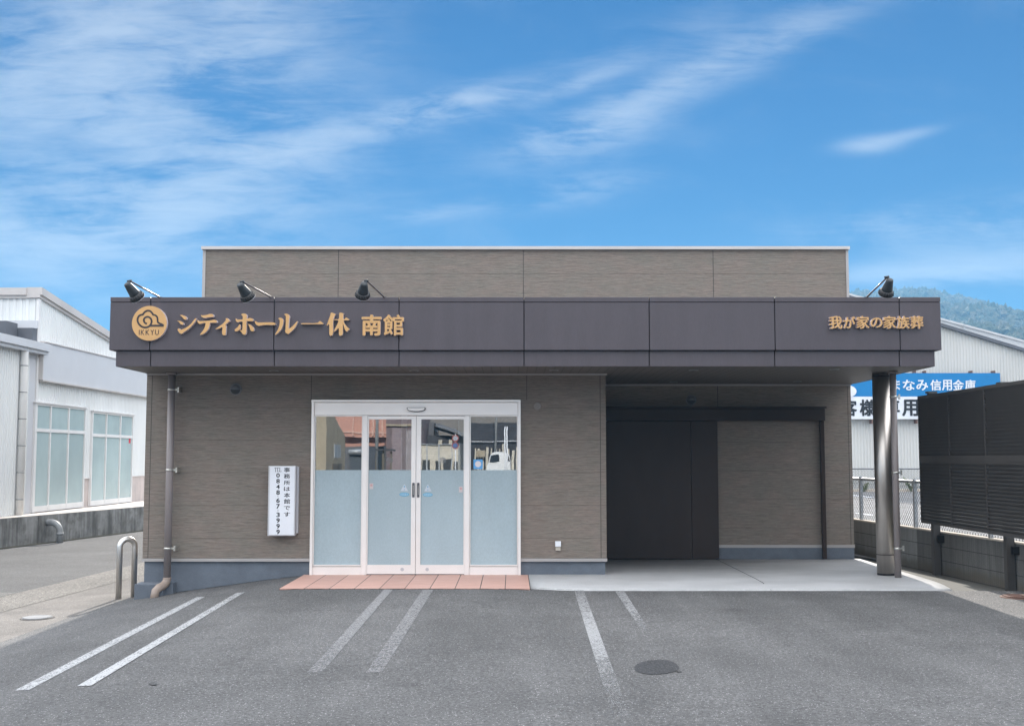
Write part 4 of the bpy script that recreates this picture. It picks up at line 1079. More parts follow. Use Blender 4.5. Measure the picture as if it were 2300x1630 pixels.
WC = Vector((-11.5, 27.9)); wd = Vector((0.019, 1.0)).normalized(); wn_ = Vector((wd.y, -wd.x))
def onW(px, py, off=0.0):
    d = ray(px, py); p = WC + wn_ * off
    t = (p.x * wn_.x + p.y * wn_.y) / (d.x * wn_.x + d.y * wn_.y)
    q = Vector((d.x * t, d.y * t, EYE + d.z * t)); return q
def sW(px, py): q = onW(px, py); return (Vector((q.x, q.y)) - WC).dot(wd), q.z
def Wp(s, off, z): p = WC + wd * s + wn_ * off; return Vector((p.x, p.y, z))
def wbox(bm, s0, s1, o0, o1, z0, z1, z0b=None, z1b=None):
    z0b = z0 if z0b is None else z0b; z1b = z1 if z1b is None else z1b
    lo_ = [bm.verts.new(p) for p in (Wp(s0, o0, z0), Wp(s1, o0, z0b), Wp(s1, o1, z0b), Wp(s0, o1, z0))]
    hi_ = [bm.verts.new(p) for p in (Wp(s0, o0, z1), Wp(s1, o0, z1b), Wp(s1, o1, z1b), Wp(s0, o1, z1))]
    bm.faces.new(lo_); bm.faces.new(hi_)
    for i in range(4): bm.faces.new((lo_[i], lo_[(i + 1) % 4], hi_[(i + 1) % 4], hi_[i]))
def corrugate(bm, place, s0, s1, zb_, zt_, pitch=0.115, depth=0.022):
    """ribbed sheet from s0 to s1; place(s, off, z) gives the point, zb_/zt_ its lower and upper edge"""
    n = int((s1 - s0) / pitch); pr = None
    for i in range(n + 1):
        for (f, o) in ((0.0, 0.0), (0.30, 0.0), (0.42, depth), (0.84, depth), (0.98, 0.0)):
            s = s0 + (i + f) * pitch
            if s > s1 + 1e-6: break
            cur = (bm.verts.new(place(s, o, zb_(s))), bm.verts.new(place(s, o, zt_(s))))
            if pr: bm.faces.new((pr[0], cur[0], cur[1], pr[1]))
            pr = cur
ZG = zr + H_L + 0.012
hz = lambda px, py: sW(px, py)[1]
z_eave = hz(75, 662)
s_far, z_far = sW(246, 766)
slope = (z_far - z_eave) / s_far
roofz = lambda s: z_eave + slope * s
wh = thing('warehouse', 'white corrugated warehouse with blank white board and milky windows left of the hall', 'warehouse', (WC.x, WC.y, ZG))
Zlow = hz(190, 1072)
bm = BM(); corrugate(bm, Wp, 0.02, 20, lambda s: Zlow, lambda s: roofz(s) + 0.02)
obj('corrugated_wall', bm, M_corr, wh)
bm = BM(); wbox(bm, 0.0, 20, -0.15, -0.002, ZG, Zlow); obj('mortar_base', bm, M_pinkconc, wh)
bm = BM(); wbox(bm, 0.0, 20, -0.16, 0.03, Zlow - 0.03, Zlow); obj('base_flashing', bm, M_wframe, wh)
# gable end facing the camera above the annex
fp = lambda s, o, z: Vector((WC.x - s, WC.y - 0.0 - o, z))
bm = BM(); corrugate(bm, fp, 0.0, 7.0, lambda s: 4.2, lambda s: z_eave + 0.02, 0.16); obj('corrugated_wall', bm, M_corr, wh)
bm = BM(); wbox(bm, -0.08, 20.2, -0.2, 0.10, z_eave, roofz(20.2), z_eave + 0.30, roofz(20.2) + 0.30) if False else None
lo_ = None
def slopebar(bm, s0, s1, o0, o1, d0, d1):
    wbox(bm, s0, s1, o0, o1, roofz(s0) + d0, roofz(s0) + d1, roofz(s1) + d0, roofz(s1) + d1)
slopebar(bm, -0.10, 20.2, -0.25, 0.12, 0.022, 0.20); slopebar(bm, -0.10, 20.2, -0.25, 0.075, -0.05, 0.02)
p_ = [(WC.x + 0.12, WC.y - 0.10), (WC.x - 7.2, WC.y - 0.10), (WC.x - 7.2, WC.y + 0.05), (WC.x - 0.25, WC.y + 0.05)]
box(bm, WC.x - 7.2, WC.x - 0.252, WC.y - 0.12, WC.y + 0.05, z_eave + 0.022, z_eave + 0.20); box(bm, WC.x - 7.2, WC.x - 0.252, WC.y - 0.075, WC.y + 0.05, z_eave - 0.05, z_eave + 0.02)
obj('roof_edge', bm, M_coping, wh)
bm = BM(); vs = [bm.verts.new(p) for p in (Wp(-.05, -.2, roofz(0) + .1), Wp(20, -.2, roofz(20) + .1), Wp(20, -9, roofz(20) + .1), Wp(-.05, -9, roofz(0) + .1))]; bm.faces.new(vs); obj('roof', bm, M_roofpale, wh)
bm = BM(); wbox(bm, -0.06, 0.05, -0.02, 0.05, ZG, z_eave - .06); obj('corner_trim', bm, M_wframe, wh)
# blank board
zb0, zb1 = hz(81, 852), hz(81, 767)
bm = BM(); wbox(bm, 0.06, 12, 0.024, 0.12, zb0, zb1); bd = obj('blank_board', bm, M_band, wh)
bm = BM(); wbox(bm, 0.05, 12, 0.022, 0.16, zb0 - 0.035, zb0 - 0.001); wbox(bm, 0.05, 12, 0.022, 0.15, zb1 + .001, zb1 + 0.025); wbox(bm, 0.02, 0.058, 0.022, 0.15, zb0, zb1); obj('board_edge', bm, M_coping, bd)
# windows of milky glass
def wwin(pxs, ztop, zmid, inset):
    ss = [sW(p, 1000)[0] for p in pxs]; z0 = ZG + 0.02
    bm = BM(); o0, o1 = 0.0, 0.07
    th_ = 0.05
    for i, s in enumerate(ss):
        wbox(bm, s - th_ * (0.5 if 0 < i < len(ss) - 1 else (0 if i == 0 else 1)), s + th_ * (0.5 if 0 < i < len(ss) - 1 else (1 if i == 0 else 0)), o0, o1, z0, ztop)
    for za, zb2 in ((z0, z0 + 0.14), (zmid - 0.06, zmid + 0.02), (ztop - 0.05, ztop)): wbox(bm, ss[0] + .051, ss[-1] - .051, o0, o1 - 0.006, za, zb2)
    f = obj('window', bm, M_wframe, wh)
    bm = BM(); wbox(bm, ss[0] + 0.01, ss[-1] - 0.01, 0.024, 0.035, z0 + 0.02, ztop - 0.02); obj('milky_pane', bm, M_milk, f)
    bm = BM(); wbox(bm, ss[0] - 0.04, ss[-1] + 0.04, 0.0, 0.10, ztop + 0.001, ztop + 0.03); obj('window_head', bm, M_wframe, f)
    return f, ss
wwin((71, 107, 148, 186), hz(72, 904), hz(72, 963), 0)
f2, ss2 = wwin((201, 233.5, 265.5, 294), hz(203, 923), hz(203, 975), 1)
bm = BM(); s0, zz0 = sW(286.5, 995); s1, zz1 = sW(290.5, 985); wbox(bm, s0, s1, 0.036, 0.038, zz0, zz1); obj('red_sticker', bm, pmat('red_sticker', (0.6, 0.02, 0.04), 0.5), f2)
# annex towards the camera
an = thing('warehouse_annex', 'lower white corrugated annex with gutter and white downpipe at the left edge', 'annex', (WC.x, WC.y - 4, ZG))
za_ = hz(40, 778)
bm = BM(); corrugate(bm, lambda s, o, z: Wp(-8 + s, o + 0.02, z), 0.0, 7.55, lambda s: ZG, lambda s: za_); obj('corrugated_wall', bm, M_corr, an)
bm = BM(); wbox(bm, -0.44, -0.07, -0.1, 0.018, ZG, za_); obj('corner_panel', bm, M_band, an)
bm = BM(); wbox(bm, -8.2, 0.16, -0.1, 0.28, za_ - 0.02, za_ + 0.16); wbox(bm, -8.2, 0.16, 0.0, 0.22, za_ - 0.10, za_ - 0.021); obj('gutter', bm, M_band, an)
bm = BM(); vs = [bm.verts.new(p) for p in (Wp(-8, -.02, za_ + .15), Wp(-.05, -.02, za_ + .15), Wp(-.05, -6, za_ + .45), Wp(-8, -6, za_ + .45))]; bm.faces.new(vs); obj('roof', bm, M_greyroof, an)
bm = BM(); wbox(bm, -0.30, -0.04, -1.1, 0.02, za_ + 0.165, za_ + 0.52); wbox(bm, -0.9, -0.31, -4.5, -0.35, za_ + 0.165, za_ + 0.62); obj('shade_flashing', bm, M_greyroof, an)  # dark boxes: sheet flashing, with the shadow under the upper wall built in
bm = BM(); wbox(bm, -0.12, -0.05, -1.0, 0.04, za_ + 0.53, za_ + 0.72); obj('roof_trim', bm, M_band, an)
bm = BM(); pp = Wp(-0.95, 0.13, 0); tube(bm, [(pp.x, pp.y, ZG), (pp.x, pp.y, za_ - 0.12), (pp.x, pp.y, za_ - 0.02)], [0.085, 0.085, 0.10], 18); pi_ = obj('downpipe', bm, M_pvc, an)
for k in range(6):
    zz = ZG + 0.35 + k * 0.62; bm = BM(); tube(bm, [(pp.x, pp.y, zz), (pp.x, pp.y, zz + 0.022)], 0.09, 18); obj('pipe_band', bm, M_gpipe, pi_)

# ------------------------------------------------------------------ right: block wall, chain-link fence, louvered screen
zg = -0.07
def wallbox(bm, y0, y1, o0, o1, z0, z1):
    a = Vector((wallx(y0), y0)); b = Vector((wallx(y1), y1)); d = (b - a).normalized(); nn = Vector((d.y, -d.x))
    ps = [a + nn * o0, b + nn * o0, b + nn * o1, a + nn * o1]
    lo_ = [bm.verts.new((p.x, p.y, z0)) for p in ps]; hi_ = [bm.verts.new((p.x, p.y, z1)) for p in ps]
    bm.faces.new(lo_); bm.faces.new(hi_)
    for i in range(4): bm.faces.new((lo_[i], lo_[(i + 1) % 4], hi_[(i + 1) % 4], hi_[i]))
ZW = 0.53
ysplit = 17.75
bw = thing('block_wall', 'low ribbed concrete block wall between the hall and the neighbouring car park', 'wall', (wallx(17), 17, zg))
bm = BM(); wallbox(bm, 8.5, ysplit - .001, 0.0, 0.13, zg - 0.3, ZW); obj('weathered_section', bm, M_block, bw)
bm = BM(); wallbox(bm, ysplit, 30, 0.002, 0.13, zg - 0.3, ZW); obj('clean_section', bm, M_block2, bw)
bm = BM(); wallbox(bm, 8.5, 30, -0.004, 0.134, ZW + .001, ZW + 0.02); obj('wall_cap', bm, M_conc2, bw)
cf = thing('chain_link_fence', 'grey chain-link fence with square posts standing on the block wall', 'fence', (wallx(18) + 0.07, 18, ZW))
ZFt = ZW + 0.74
def wallpt(y, o, z): return Vector((wallx(y) + o, y, z))
for y in (11.2, 13.4, 15.6, 17.95, 20.15, 22.4, 24.6):
    bm = BM(); p = wallpt(y, 0.075, 0); box(bm, p.x - .025, p.x + .025, y - .03, y + .03, ZW + 0.02, ZFt + 0.02); obj('fence_post', bm, M_galv, cf)
bm = BM(); tube(bm, [wallpt(9, 0.075, ZFt - 0.02), wallpt(29, 0.075, ZFt - 0.02)], 0.024, 8); obj('top_rail', bm, M_galv, cf)
def mesh_net(bm, P, L0, L1, h0, h1, cell, r):
    n = int((L1 - L0 + (h1 - h0)) / cell) + 1; H = h1 - h0
    for sgn in (1, -1):
        for i in range(n):
            s0 = L0 - (H if sgn > 0 else 0) + i * cell
            a_s, b_s = s0, s0 + H
            ha, hb = (h0, h1) if sgn > 0 else (h1, h0)
            lo2, hi2 = max(a_s, L0), min(b_s, L1)
            if hi2 - lo2 < 0.02: continue
            f = lambda s: ha + (hb - ha) * (s - a_s) / H
            tube(bm, [P(lo2, f(lo2)), P(hi2, f(hi2))], r, 3, False)
bm = BM(); mesh_net(bm, lambda s, h: wallpt(s, 0.06, h), 10.5, 27, ZW + 0.03, ZFt - 0.03, 0.078, 0.0034)
for zz in (ZW + 0.04, (ZW + ZFt) / 2, ZFt - 0.1): tube(bm, [wallpt(10.5, 0.06, zz), wallpt(27, 0.06, zz)], 0.0025, 3, False)
obj('wire_mesh', bm, M_wire, cf)

ls = thing('louver_screen', 'tall dark grey louvered screen on square posts at the right edge', 'screen', (6.05, 15, zg))
LX, LY1 = 6.045, 17.15
z_a, z_m, z_b = onY(2066, 890, LY1).z, onY(2069, 1031, LY1).z, onY(2071, 1173, LY1).z
YR = [LY1, 15.93, 14.68, 13.42, 12.16, 10.9, 9.6]
lxy = lambda y: LX - 0.0135 * (LY1 - y)
for y0, y1 in zip(YR[1:], YR):
    for za, zb2 in ((z_m + 0.012, z_a), (z_b, z_m - 0.012)):
        bm = BM(); n = 18; pit = (zb2 - za - 0.07) / n
        x = lxy((y0 + y1) / 2)
        for i in range(n):
            zc_ = za + 0.035 + (i + 0.5) * pit
            # slat: a thin blade leaning out at its foot, lit on its upper face
            q = [(x + 0.008, zc_ - pit * 0.50), (x, zc_ - pit * 0.52), (x - 0.028, zc_ + pit * 0.50), (x - 0.020, zc_ + pit * 0.52)]
            a_ = [bm.verts.new((xx, y0 + 0.025, zz)) for xx, zz in q]; b2 = [bm.verts.new((xx, y1 - 0.025, zz)) for xx, zz in q]
            for k in range(4): bm.faces.new((a_[k], a_[(k + 1) % 4], b2[(k + 1) % 4], b2[k]))
        pn = obj('louver_panel', bm, M_louv, ls)
        bm = BM(); box(bm, x - 0.026, x + 0.03, y0 + .001, y0 + 0.027, za, zb2); box(bm, x - 0.026, x + 0.03, y1 - 0.027, y1 - .001, za, zb2)
        box(bm, x - 0.03, x + 0.032, y0 + .028, y1 - 0.028, za, za + 0.042); box(bm, x - 0.03, x + 0.032, y0 + .028, y1 - 0.028, zb2 - 0.042, zb2); obj('panel_frame', bm, M_louv, pn)
bm = BM(); xa_, xb_ = lxy(9.6) - 0.034, lxy(LY1) - 0.034
for (ya, yb) in ((9.6, LY1),): bm.faces.new([bm.verts.new(p) for p in ((xa_, ya, z_m - .02), (xb_, yb, z_m - .02), (xb_, yb, z_m + .02), (xa_, ya, z_m + .02))]); bm.faces.new([bm.verts.new(p) for p in ((xa_, ya, z_m + .02), (xb_, yb, z_m + .02), (xb_ + .06, yb, z_m + .02), (xa_ + .06, ya, z_m + .02))])
obj('middle_rail', bm, M_louv, ls)
for y in (16.95, 14.85, 12.75, 10.6):
    bm = BM(); x = wallx(y) - 0.065; box(bm, x - 0.05, x + 0.05, y - 0.05, y + 0.05, zg - 0.2, z_a + 0.03); po = obj('screen_post', bm, M_louv, ls)
    bm = BM(); box(bm, x - 0.075, x + 0.055, y - 0.075, y + 0.055, z_a + 0.031, z_a + 0.06); obj('post_cap', bm, M_louv, po)
    bm = BM(); box(bm, x + .00, x + 0.10, y - 0.13, y - 0.051, ZW - 0.13, ZW - 0.03); obj('post_clamp', bm, M_lampr, po)
for zz in (z_b + 0.02, z_m, z_a - 0.05):
    bm = BM(); tube(bm, [(lxy(9.6) + 0.05, 9.6, zz), (lxy(LY1) + 0.05, LY1, zz)], 0.02, 6); obj('screen_rail', bm, M_louv, ls)

# ------------------------------------------------------------------ far right: warehouse with sign boards
WY = 60.0
rwh = thing('far_warehouse', 'pale grey corrugated warehouse with a sloping dark roof edge behind the car park', 'warehouse', (onY(2100, 1090, WY).x, WY, -0.07))
e0, e1 = onY(2115, 735, WY), onY(2300, 791, WY); rs = (e1.z - e0.z) / (e1.x - e0.x)
rz = lambda x: e0.z + rs * (x - e0.x)
X_R0, X_R1 = onY(1800, 700, WY).x, 46.0
bm = BM(); corrugate(bm, lambda s, o, z: Vector((s, WY - o, z)), X_R0, X_R1, lambda s: -0.07, lambda s: rz(s), 0.16, 0.03); obj('corrugated_wall', bm, M_corrf, rwh)
def xbar(bm, x0, x1, y0, y1, d0, d1, f=rz):
    lo_ = [bm.verts.new((x, y, f(x) + d0)) for x, y in ((x0, y0), (x1, y0), (x1, y1), (x0, y1))]; hi_ = [bm.verts.new((x, y, f(x) + d1)) for x, y in ((x0, y0), (x1, y0), (x1, y1), (x0, y1))]
    bm.faces.new(lo_); bm.faces.new(hi_)
    for i in range(4): bm.faces.new((lo_[i], lo_[(i + 1) % 4], hi_[(i + 1) % 4], hi_[i]))
bm = BM(); xbar(bm, X_R0, X_R1, WY - 0.25, WY + 0.3, 0.001, 0.17); obj('roof_edge', bm, M_greyroof, rwh)
bm = BM(); xbar(bm, X_R0, X_R1, WY + 0.31, WY + 25, 0.0, 0.10); obj('roof', bm, M_roofpale, rwh)
# rear bay, higher and pale
b0, b1 = onY(2115.4, 719.5, WY + 8), onY(2300, 769, WY + 8); bs2 = (b1.z - b0.z) / (b1.x - b0.x); bz = lambda x: b0.z + bs2 * (x - b0.x)
bm = BM(); lo_ = [bm.verts.new((x, WY + 8, 0)) for x in (X_R0, X_R1)]; hi_ = [bm.verts.new((x, WY + 8, bz(x))) for x in (X_R0, X_R1)]
bm.faces.new((lo_[0], lo_[1], hi_[1], hi_[0])); obj('rear_bay', bm, M_roofpale, rwh)
bm = BM(); xbar(bm, X_R0, X_R1, WY + 7.9, WY + 8.4, 0.0, 0.12, bz); obj('rear_roof_edge', bm, M_roofpale, rwh)
q = onY(2166, 731, WY + 7.8); bm = BM(); box(bm, q.x - .03, q.x + .03, q.y, q.y + .06, q.z - 1.2, q.z + .05); obj('roof_pole', bm, M_galv, rwh)
# sign board on that warehouse
z7 = lambda x, y, Y=WY - 0.5: onY(1800 + x / 2.952, 800 + y / 2.952, Y)
bxl, bxr = onY(1860, 860, WY - .5).x, onY(2247, 860, WY - .5).x
zt_, zm_, zb_ = z7(1, 111).z, z7(1, 267).z, z7(1, 416).z
sgn = thing('sign_board', 'wide blue and white board with Japanese lettering on the far warehouse', 'sign board', (bxl + 4, WY - 0.4, zb_))
bm = BM(); box(bm, bxl, bxr, WY - 0.5, WY - 0.44, zm_ + .002, zt_); obj('blue_board', bm, M_blue, sgn)
bm = BM(); box(bm, bxl, bxr, WY - 0.5, WY - 0.44, zb_, zm_); obj('white_board', bm, M_signw, sgn)
bm = BM()
def sj(ch, x0, x1, y0, y1, bold, bm):
    a, b = z7(x0, y1), z7(x1, y0); letter(bm, ch, a.x, b.x, a.z, b.z, WY - 0.53, WY - 0.502, bold)
for ch, x0, x1 in (('ま', 600, 652), ('な', 672, 750), ('み', 762, 838), ('信', 855, 925), ('用', 932, 996), ('金', 1004, 1076), ('庫', 1084, 1153)): sj(ch, x0, x1, 156, 226, 0.022, bm)
obj('board_lettering', bm, M_signw, sgn); bm = BM()
c = z7(312, 232); disc(bm, (c.x, c.z), 38 / 2.952 * WY / F, WY - 0.53, WY - .502, 40, rx=52 / 2.952 * WY / F)
obj('board_emblem', bm, M_signw, sgn)
bm = BM()
for ch, x0, x1 in (('客', 280, 366), ('様', 388, 482), ('専', 530, 650), ('用', 668, 775)): sj(ch, x0, x1, 286, 396, 0.032, bm)
obj('board_lettering', bm, M_black, sgn)
for x in (755, 821, 1129, 1280):
    a = z7(x - 4, 95, WY - .4); b = z7(x + 4, 111, WY - .4); bm = BM(); box(bm, a.x, b.x, WY - 0.45, WY - 0.03, b.z - 0.3, a.z); obj('board_bracket', bm, M_rust, sgn)
for x in (468, 765):
    a = z7(x - 4, 418, WY - .4); b = z7(x + 4, 445, WY - .4); bm = BM(); box(bm, a.x, b.x, WY - 0.45, WY - 0.03, b.z, a.z); obj('board_bracket', bm, M_rust, sgn)
# fence and kerb before the far warehouse
YK = 57.0
kx0, kx1 = onY(1860, 1090, YK).x, onY(2400, 1090, YK).x
bm = BM(); box(bm, kx0, kx1, YK - .2, YK + 0.2, -0.2, 0.08); struct('kerb', bm, M_conc2)
ff = thing('chain_link_fence', 'far low chain-link fence with a dark top rail before the corrugated warehouse', 'fence', (onY(2000, 1090, YK).x, YK, 0.08))
zf1 = onY(2000, 1052.5, YK).z
bm = BM(); tube(bm, [(kx0, YK, zf1), (kx1, YK, zf1)], 0.03, 6); obj('top_rail', bm, M_greyroof, ff)
bm = BM(); mesh_net(bm, lambda s, h: Vector((s, YK, h)), kx0, kx1, 0.1, zf1, 0.14, 0.006); obj('wire_mesh', bm, M_wire, ff)
for k in range(5):
    x = kx0 + 0.8 + k * 2.6; bm = BM(); tube(bm, [(x, YK + .03, 0.08), (x, YK + .03, zf1 + .02)], 0.03, 6); obj('fence_post', bm, M_galv, ff)
for (pa, pb) in (((1922, 1112), (1948, 1117)), ((1918, 1152), (1965, 1157)), ((2028, 1135), (2062, 1139))):
    a, b = onZ(*pa, -0.05), onZ(*pb, -0.05); bm = BM()
    bm.faces.new([bm.verts.new((x, y, gz(x, y) + .006)) for x, y in ((a.x, a.y), (b.x, a.y), (b.x, b.y), (a.x, b.y))]); o = struct('parking_line', bm, M_signw)
# weeds along that kerb
def weed(px, h, label, n):
    p = onY(px, 1093, YK - 0.35); bm = BM(); rnd = random.Random(int(px))
    for k in range(n):
        a = rnd.uniform(0, 6.28); L = h * rnd.uniform(.5, 1); tip = Vector((p.x + math.cos(a) * L * .45, p.y + math.sin(a) * L * .3, gz(p.x, p.y) + L))
        b0_ = Vector((p.x + rnd.uniform(-.08, .08), p.y + rnd.uniform(-.05, .05), gz(p.x, p.y)))
        tube(bm, [b0_, (b0_ + tip) / 2 + Vector((0, 0, .05)), tip], 0.008, 4, False)
        for j in range(9):
            t = rnd.uniform(.25, 1); c = b0_.lerp(tip, t); d = Vector((rnd.uniform(-1, 1), rnd.uniform(-1, 1), rnd.uniform(-.2, .8))).normalized() * 0.11; s_ = d.orthogonal().normalized() * 0.035
            bm.faces.new([bm.verts.new(q) for q in (c, c + d * .5 + s_, c + d, c + d * .5 - s_)])
    solo('weed', bm, M_leaf, label, 'plant', 'weeds along the far kerb')
weed(1942, 0.45, 'low bushy weed at the far kerb between the hall corner and the steel column', 9)
weed(2046, 0.75, 'tall green weed at the far kerb between the steel column and the screen', 10)

# ------------------------------------------------------------------ wooded hill
SKY_L = [(1400, 760), (1700, 720), (1850, 672), (1906, 660), (1926, 650), (1949, 648), (1965, 652), (2006, 646), (2040, 644), (2083, 642), (2105, 646), (2131, 655), (2169, 660), (2198, 670), (2228, 678), (2257, 694), (2284, 711), (2310, 728), (2360, 752), (2450, 800), (2600, 870), (2900, 960)]
def skyline(px):
    for (a, ya), (b, yb) in zip(SKY_L, SKY_L[1:]):
        if a <= px <= b: return ya + (yb - ya) * (px - a) / (b - a)
    return 960
RIDGE = 900.0
def hillz(X, Y):
    px = 1150 + X / max(Y, 1) * F
    H = (1029 - skyline(px) - 16) / F * RIDGE
    t = (Y - 330) / (RIDGE - 330)
    z = H * max(0, t) if t < 1 else H * max(0, 1 - (t - 1) * 2.0)
    for (sx, sy, w1, w2, hh) in ((215, 480, 42, 70, 24), (150, 400, 22, 55, 17), (320, 620, 70, 90, 26)):
        z += hh * math.exp(-((X - sx) / w1) ** 2 - ((Y - sy) / w2) ** 2)
    z += 5 * mnoise.noise(Vector((X * .012, Y * .012, 3))) * min(1, max(0, t * 4)) * (1 if t < 0.9 else 0.4)
    return z - 2.0
bm = BM(); nu, nr = 60, 40; g = []
for j in range(nr + 1):
    Y = 320 + 800 * j / nr; row = []
    for i in range(nu + 1):
        px = 1450 + (2850 - 1450) * i / nu; X = (px - 1150) / F * Y; row.append(bm.verts.new((X, Y, hillz(X, Y))))
    g.append(row)
for j in range(nr):
    for i in range(nu): bm.faces.new((g[j][i], g[j][i + 1], g[j + 1][i + 1], g[j + 1][i])).smooth = True
struct('hill', bm, pmat('hill_floor', (0.05, 0.06, 0.03), 0.95, 0.2, 0.05))
# its wood: many crowns, one mass
def crownmat():
    m, n, b, out = base('hill_foliage')
    at = n.n('ShaderNodeAttribute'); at.attribute_name = 'tint'
    o = n.n('ShaderNodeTexCoord').outputs['Object']
    c = n.mix(at.outputs['Fac'], rgba((0.022, 0.042, 0.016)), rgba((0.07, 0.062, 0.026)))
    f = n.noise(o, 0.9, 3, 0.7); c = n.mix(1.0, c, n.mix(f, rgba((0.55,) * 3), rgba((1.5,) * 3)), 'MULTIPLY')
    n.put(b.inputs['Base Color'], c); b.inputs['Roughness'].default_value = 0.8
    return m
tmp = BM(); bmesh.ops.create_icosphere(tmp, subdivisions=3, radius=1.0)
sv = [v_.co.copy() for v_ in tmp.verts]; sf = [[v_.index for v_ in f.verts] for f in tmp.faces]; tmp.free()
rnd = random.Random(5); FORMS = []
for k in range(14):                       # crown forms: lumpy, with leaf-clump roughness
    off = Vector((k * 7.3, k * 3.1, 0)); fm = []
    for v_ in sv:
        fm.append(v_ * (1 + 0.34 * mnoise.noise(v_ * 1.6 + off) + 0.30 * mnoise.noise(v_ * 4.2 + off) + 0.16 * rnd.uniform(-1, 1)))
    FORMS.append(fm)
VV, FF, TT = [], [], []
for k in range(3300):
    Y = 335 + (rnd.random() ** 0.7) * 590; px = rnd.uniform(1870, 2380); X = (px - 1150) / F * Y
    r = rnd.uniform(1.9, 4.2); z0 = hillz(X, Y); tint = min(1, max(0, rnd.gauss(0.35, 0.28) + 0.5 * mnoise.noise(Vector((X * .02, Y * .01, 0)))))
    b_i = len(VV); fm = FORMS[k % 14]; ca, sa = math.cos(k * 1.7), math.sin(k * 1.7); hz__ = rnd.uniform(0.9, 1.35)
    for q in fm:
        VV.append((X + (q.x * ca - q.y * sa) * r, Y + (q.x * sa + q.y * ca) * r, z0 + 1.8 + r * 0.5 + q.z * r * hz__)); TT.append(tint)
    FF += [[b_i + i for i in f] for f in sf]
me = bpy.data.meshes.new('hill_wood'); me.from_pydata(VV, [], FF); at = me.attributes.new('tint', 'FLOAT', 'POINT'); at.data.foreach_set('value', TT)
me.materials.append(crownmat()); o = bpy.data.objects.new('hill_wood', me); C.objects.link(o)
o['label'] = 'hazy wooded hillside rising behind the far warehouse'; o['category'] = 'wood'; o['kind'] = 'stuff'

# ------------------------------------------------------------------ across the street, behind the camera (seen in the door glass)
GY = 16.236
def mir(px, py, Yv):
    """picture point in the glass -> the place of the mirrored thing; Yv = distance as seen in the glass"""
    p = onY(px, py, Yv); return Vector((p.x, 2 * GY - Yv, p.z))
zs_ = -0.2
M_beige = pmat('beige_render', (0.36, 0.31, 0.23), 0.8, 0.08); M_pink = pmat('pink_render', (0.50, 0.27, 0.21), 0.8, 0.05, 0.6)
M_cream = pmat('cream_render', (0.58, 0.54, 0.46), 0.8, 0.08); M_drk = pmat('dark_roof_tile', (0.035, 0.037, 0.045), 0.5, 0.15, 3)
M_glassd = pmat('dark_window', (0.03, 0.04, 0.05), 0.15, 0.1)
def gable(bm, x0, x1, y0, y1, z0, ze, zp, along='y'):
    if along == 'y':
        xm_ = (x0 + x1) / 2; prism(bm, [(x0, z0), (x1, z0), (x1, ze), (xm_, zp), (x0, ze)], y0, y1)
def mbox(bm, px0, px1, py0, Yv, depth, zb=None, py1=None):
    """a real box across the street whose near face fills px0..px1, py0.. as seen in the glass"""
    a, b = mir(px0, py0, Yv), mir(px1, py0, Yv); z0 = zs_ if py1 is None else mir(px0, py1, Yv).z
    return box(bm, a.x, b.x, a.y - depth, a.y, z0 if zb is None else zb, a.z)
M_brown = pmat('brown_panel', (0.13, 0.11, 0.085), 0.6, 0.1); M_mauve = pmat('mauve_render', (0.17, 0.13, 0.135), 0.8, .06)
M_drkw = pmat('dark_boarding', (0.035, 0.037, 0.045), 0.7, .3, 2); M_twh = pmat('truck_white', (0.75, 0.76, 0.77), 0.3, .02)
t = thing('beige_house', 'beige rendered house with a sloping eave mirrored in the left door pane', 'house', (-9, -13, zs_))
bm = BM(); xw = -7.2
f_ = [bm.verts.new(p) for p in ((-14, -12.4, zs_), (xw, -12.4, zs_), (xw, -12.4, 3.75), (-14, -12.4, 6.5))]; r_ = [bm.verts.new(p) for p in ((-14, -17.6, zs_), (xw, -17.6, zs_), (xw, -17.6, 2.55), (-14, -17.6, 5.3))]
bm.faces.new(f_); bm.faces.new(r_)
for k in range(4): bm.faces.new((f_[k], f_[(k + 1) % 4], r_[(k + 1) % 4], r_[k]))
obj('wall', bm, M_beige, t)
bm = BM(); box(bm, xw, xw + 0.03, -16.4, -14.1, zs_ + .05, 1.35); obj('side_door', bm, M_brown, t)
bm = BM(); box(bm, xw, xw + 0.03, -16.2, -14.4, 1.6, 2.15); obj('window', bm, M_galv, t)
t = thing('garage', 'small dark garage with a roll shutter mirrored in the left door pane', 'garage', (-6.6, -22, zs_))
bm = BM(); mbox(bm, 773, 822, 1003, 55, 4); obj('wall', bm, M_greyroof, t)
a, b = mir(783, 1016, 54.6), mir(818, 1016, 54.6); bm = BM(); tube(bm, [a, b], 0.13, 16); obj('shutter_box', bm, M_galv, t)
bm = BM(); a, b = mir(787, 1022, 54.8), mir(815, 1022, 54.8)
for k in range(14): box(bm, a.x, b.x, a.y - .02, a.y + .012 * (k % 2), zs_ + k * (a.z - zs_) / 14, zs_ + (k + .94) * (a.z - zs_) / 14)
obj('shutter', bm, pmat('shutter_blue', (0.07, 0.09, 0.115), 0.5), t)
t = thing('pink_building', 'pink rendered building with a jutting upper storey mirrored in the left door panes', 'building', (-11, -52, zs_))
bm = BM(); mbox(bm, 690, 868, 860, 88, 9, None, 981); mbox(bm, 700, 862, 983, 89, 7, None, 1003); obj('wall', bm, M_pink, t)
bm = BM(); mbox(bm, 700, 862, 1004, 89.5, 6); obj('shop_front', bm, M_glassd, t)
bm = BM(); mbox(bm, 690, 868, 969, 87.9, .15, None, 972); obj('string_course', bm, pmat('pink_trim', (0.60, 0.40, 0.33), 0.7), t)
for px in (794, 838, 858):
    bm = BM(); mbox(bm, px, px + 2.5, 860, 87.8, .2, None, 978); obj('pilaster', bm, MATS['pink_trim'], t)
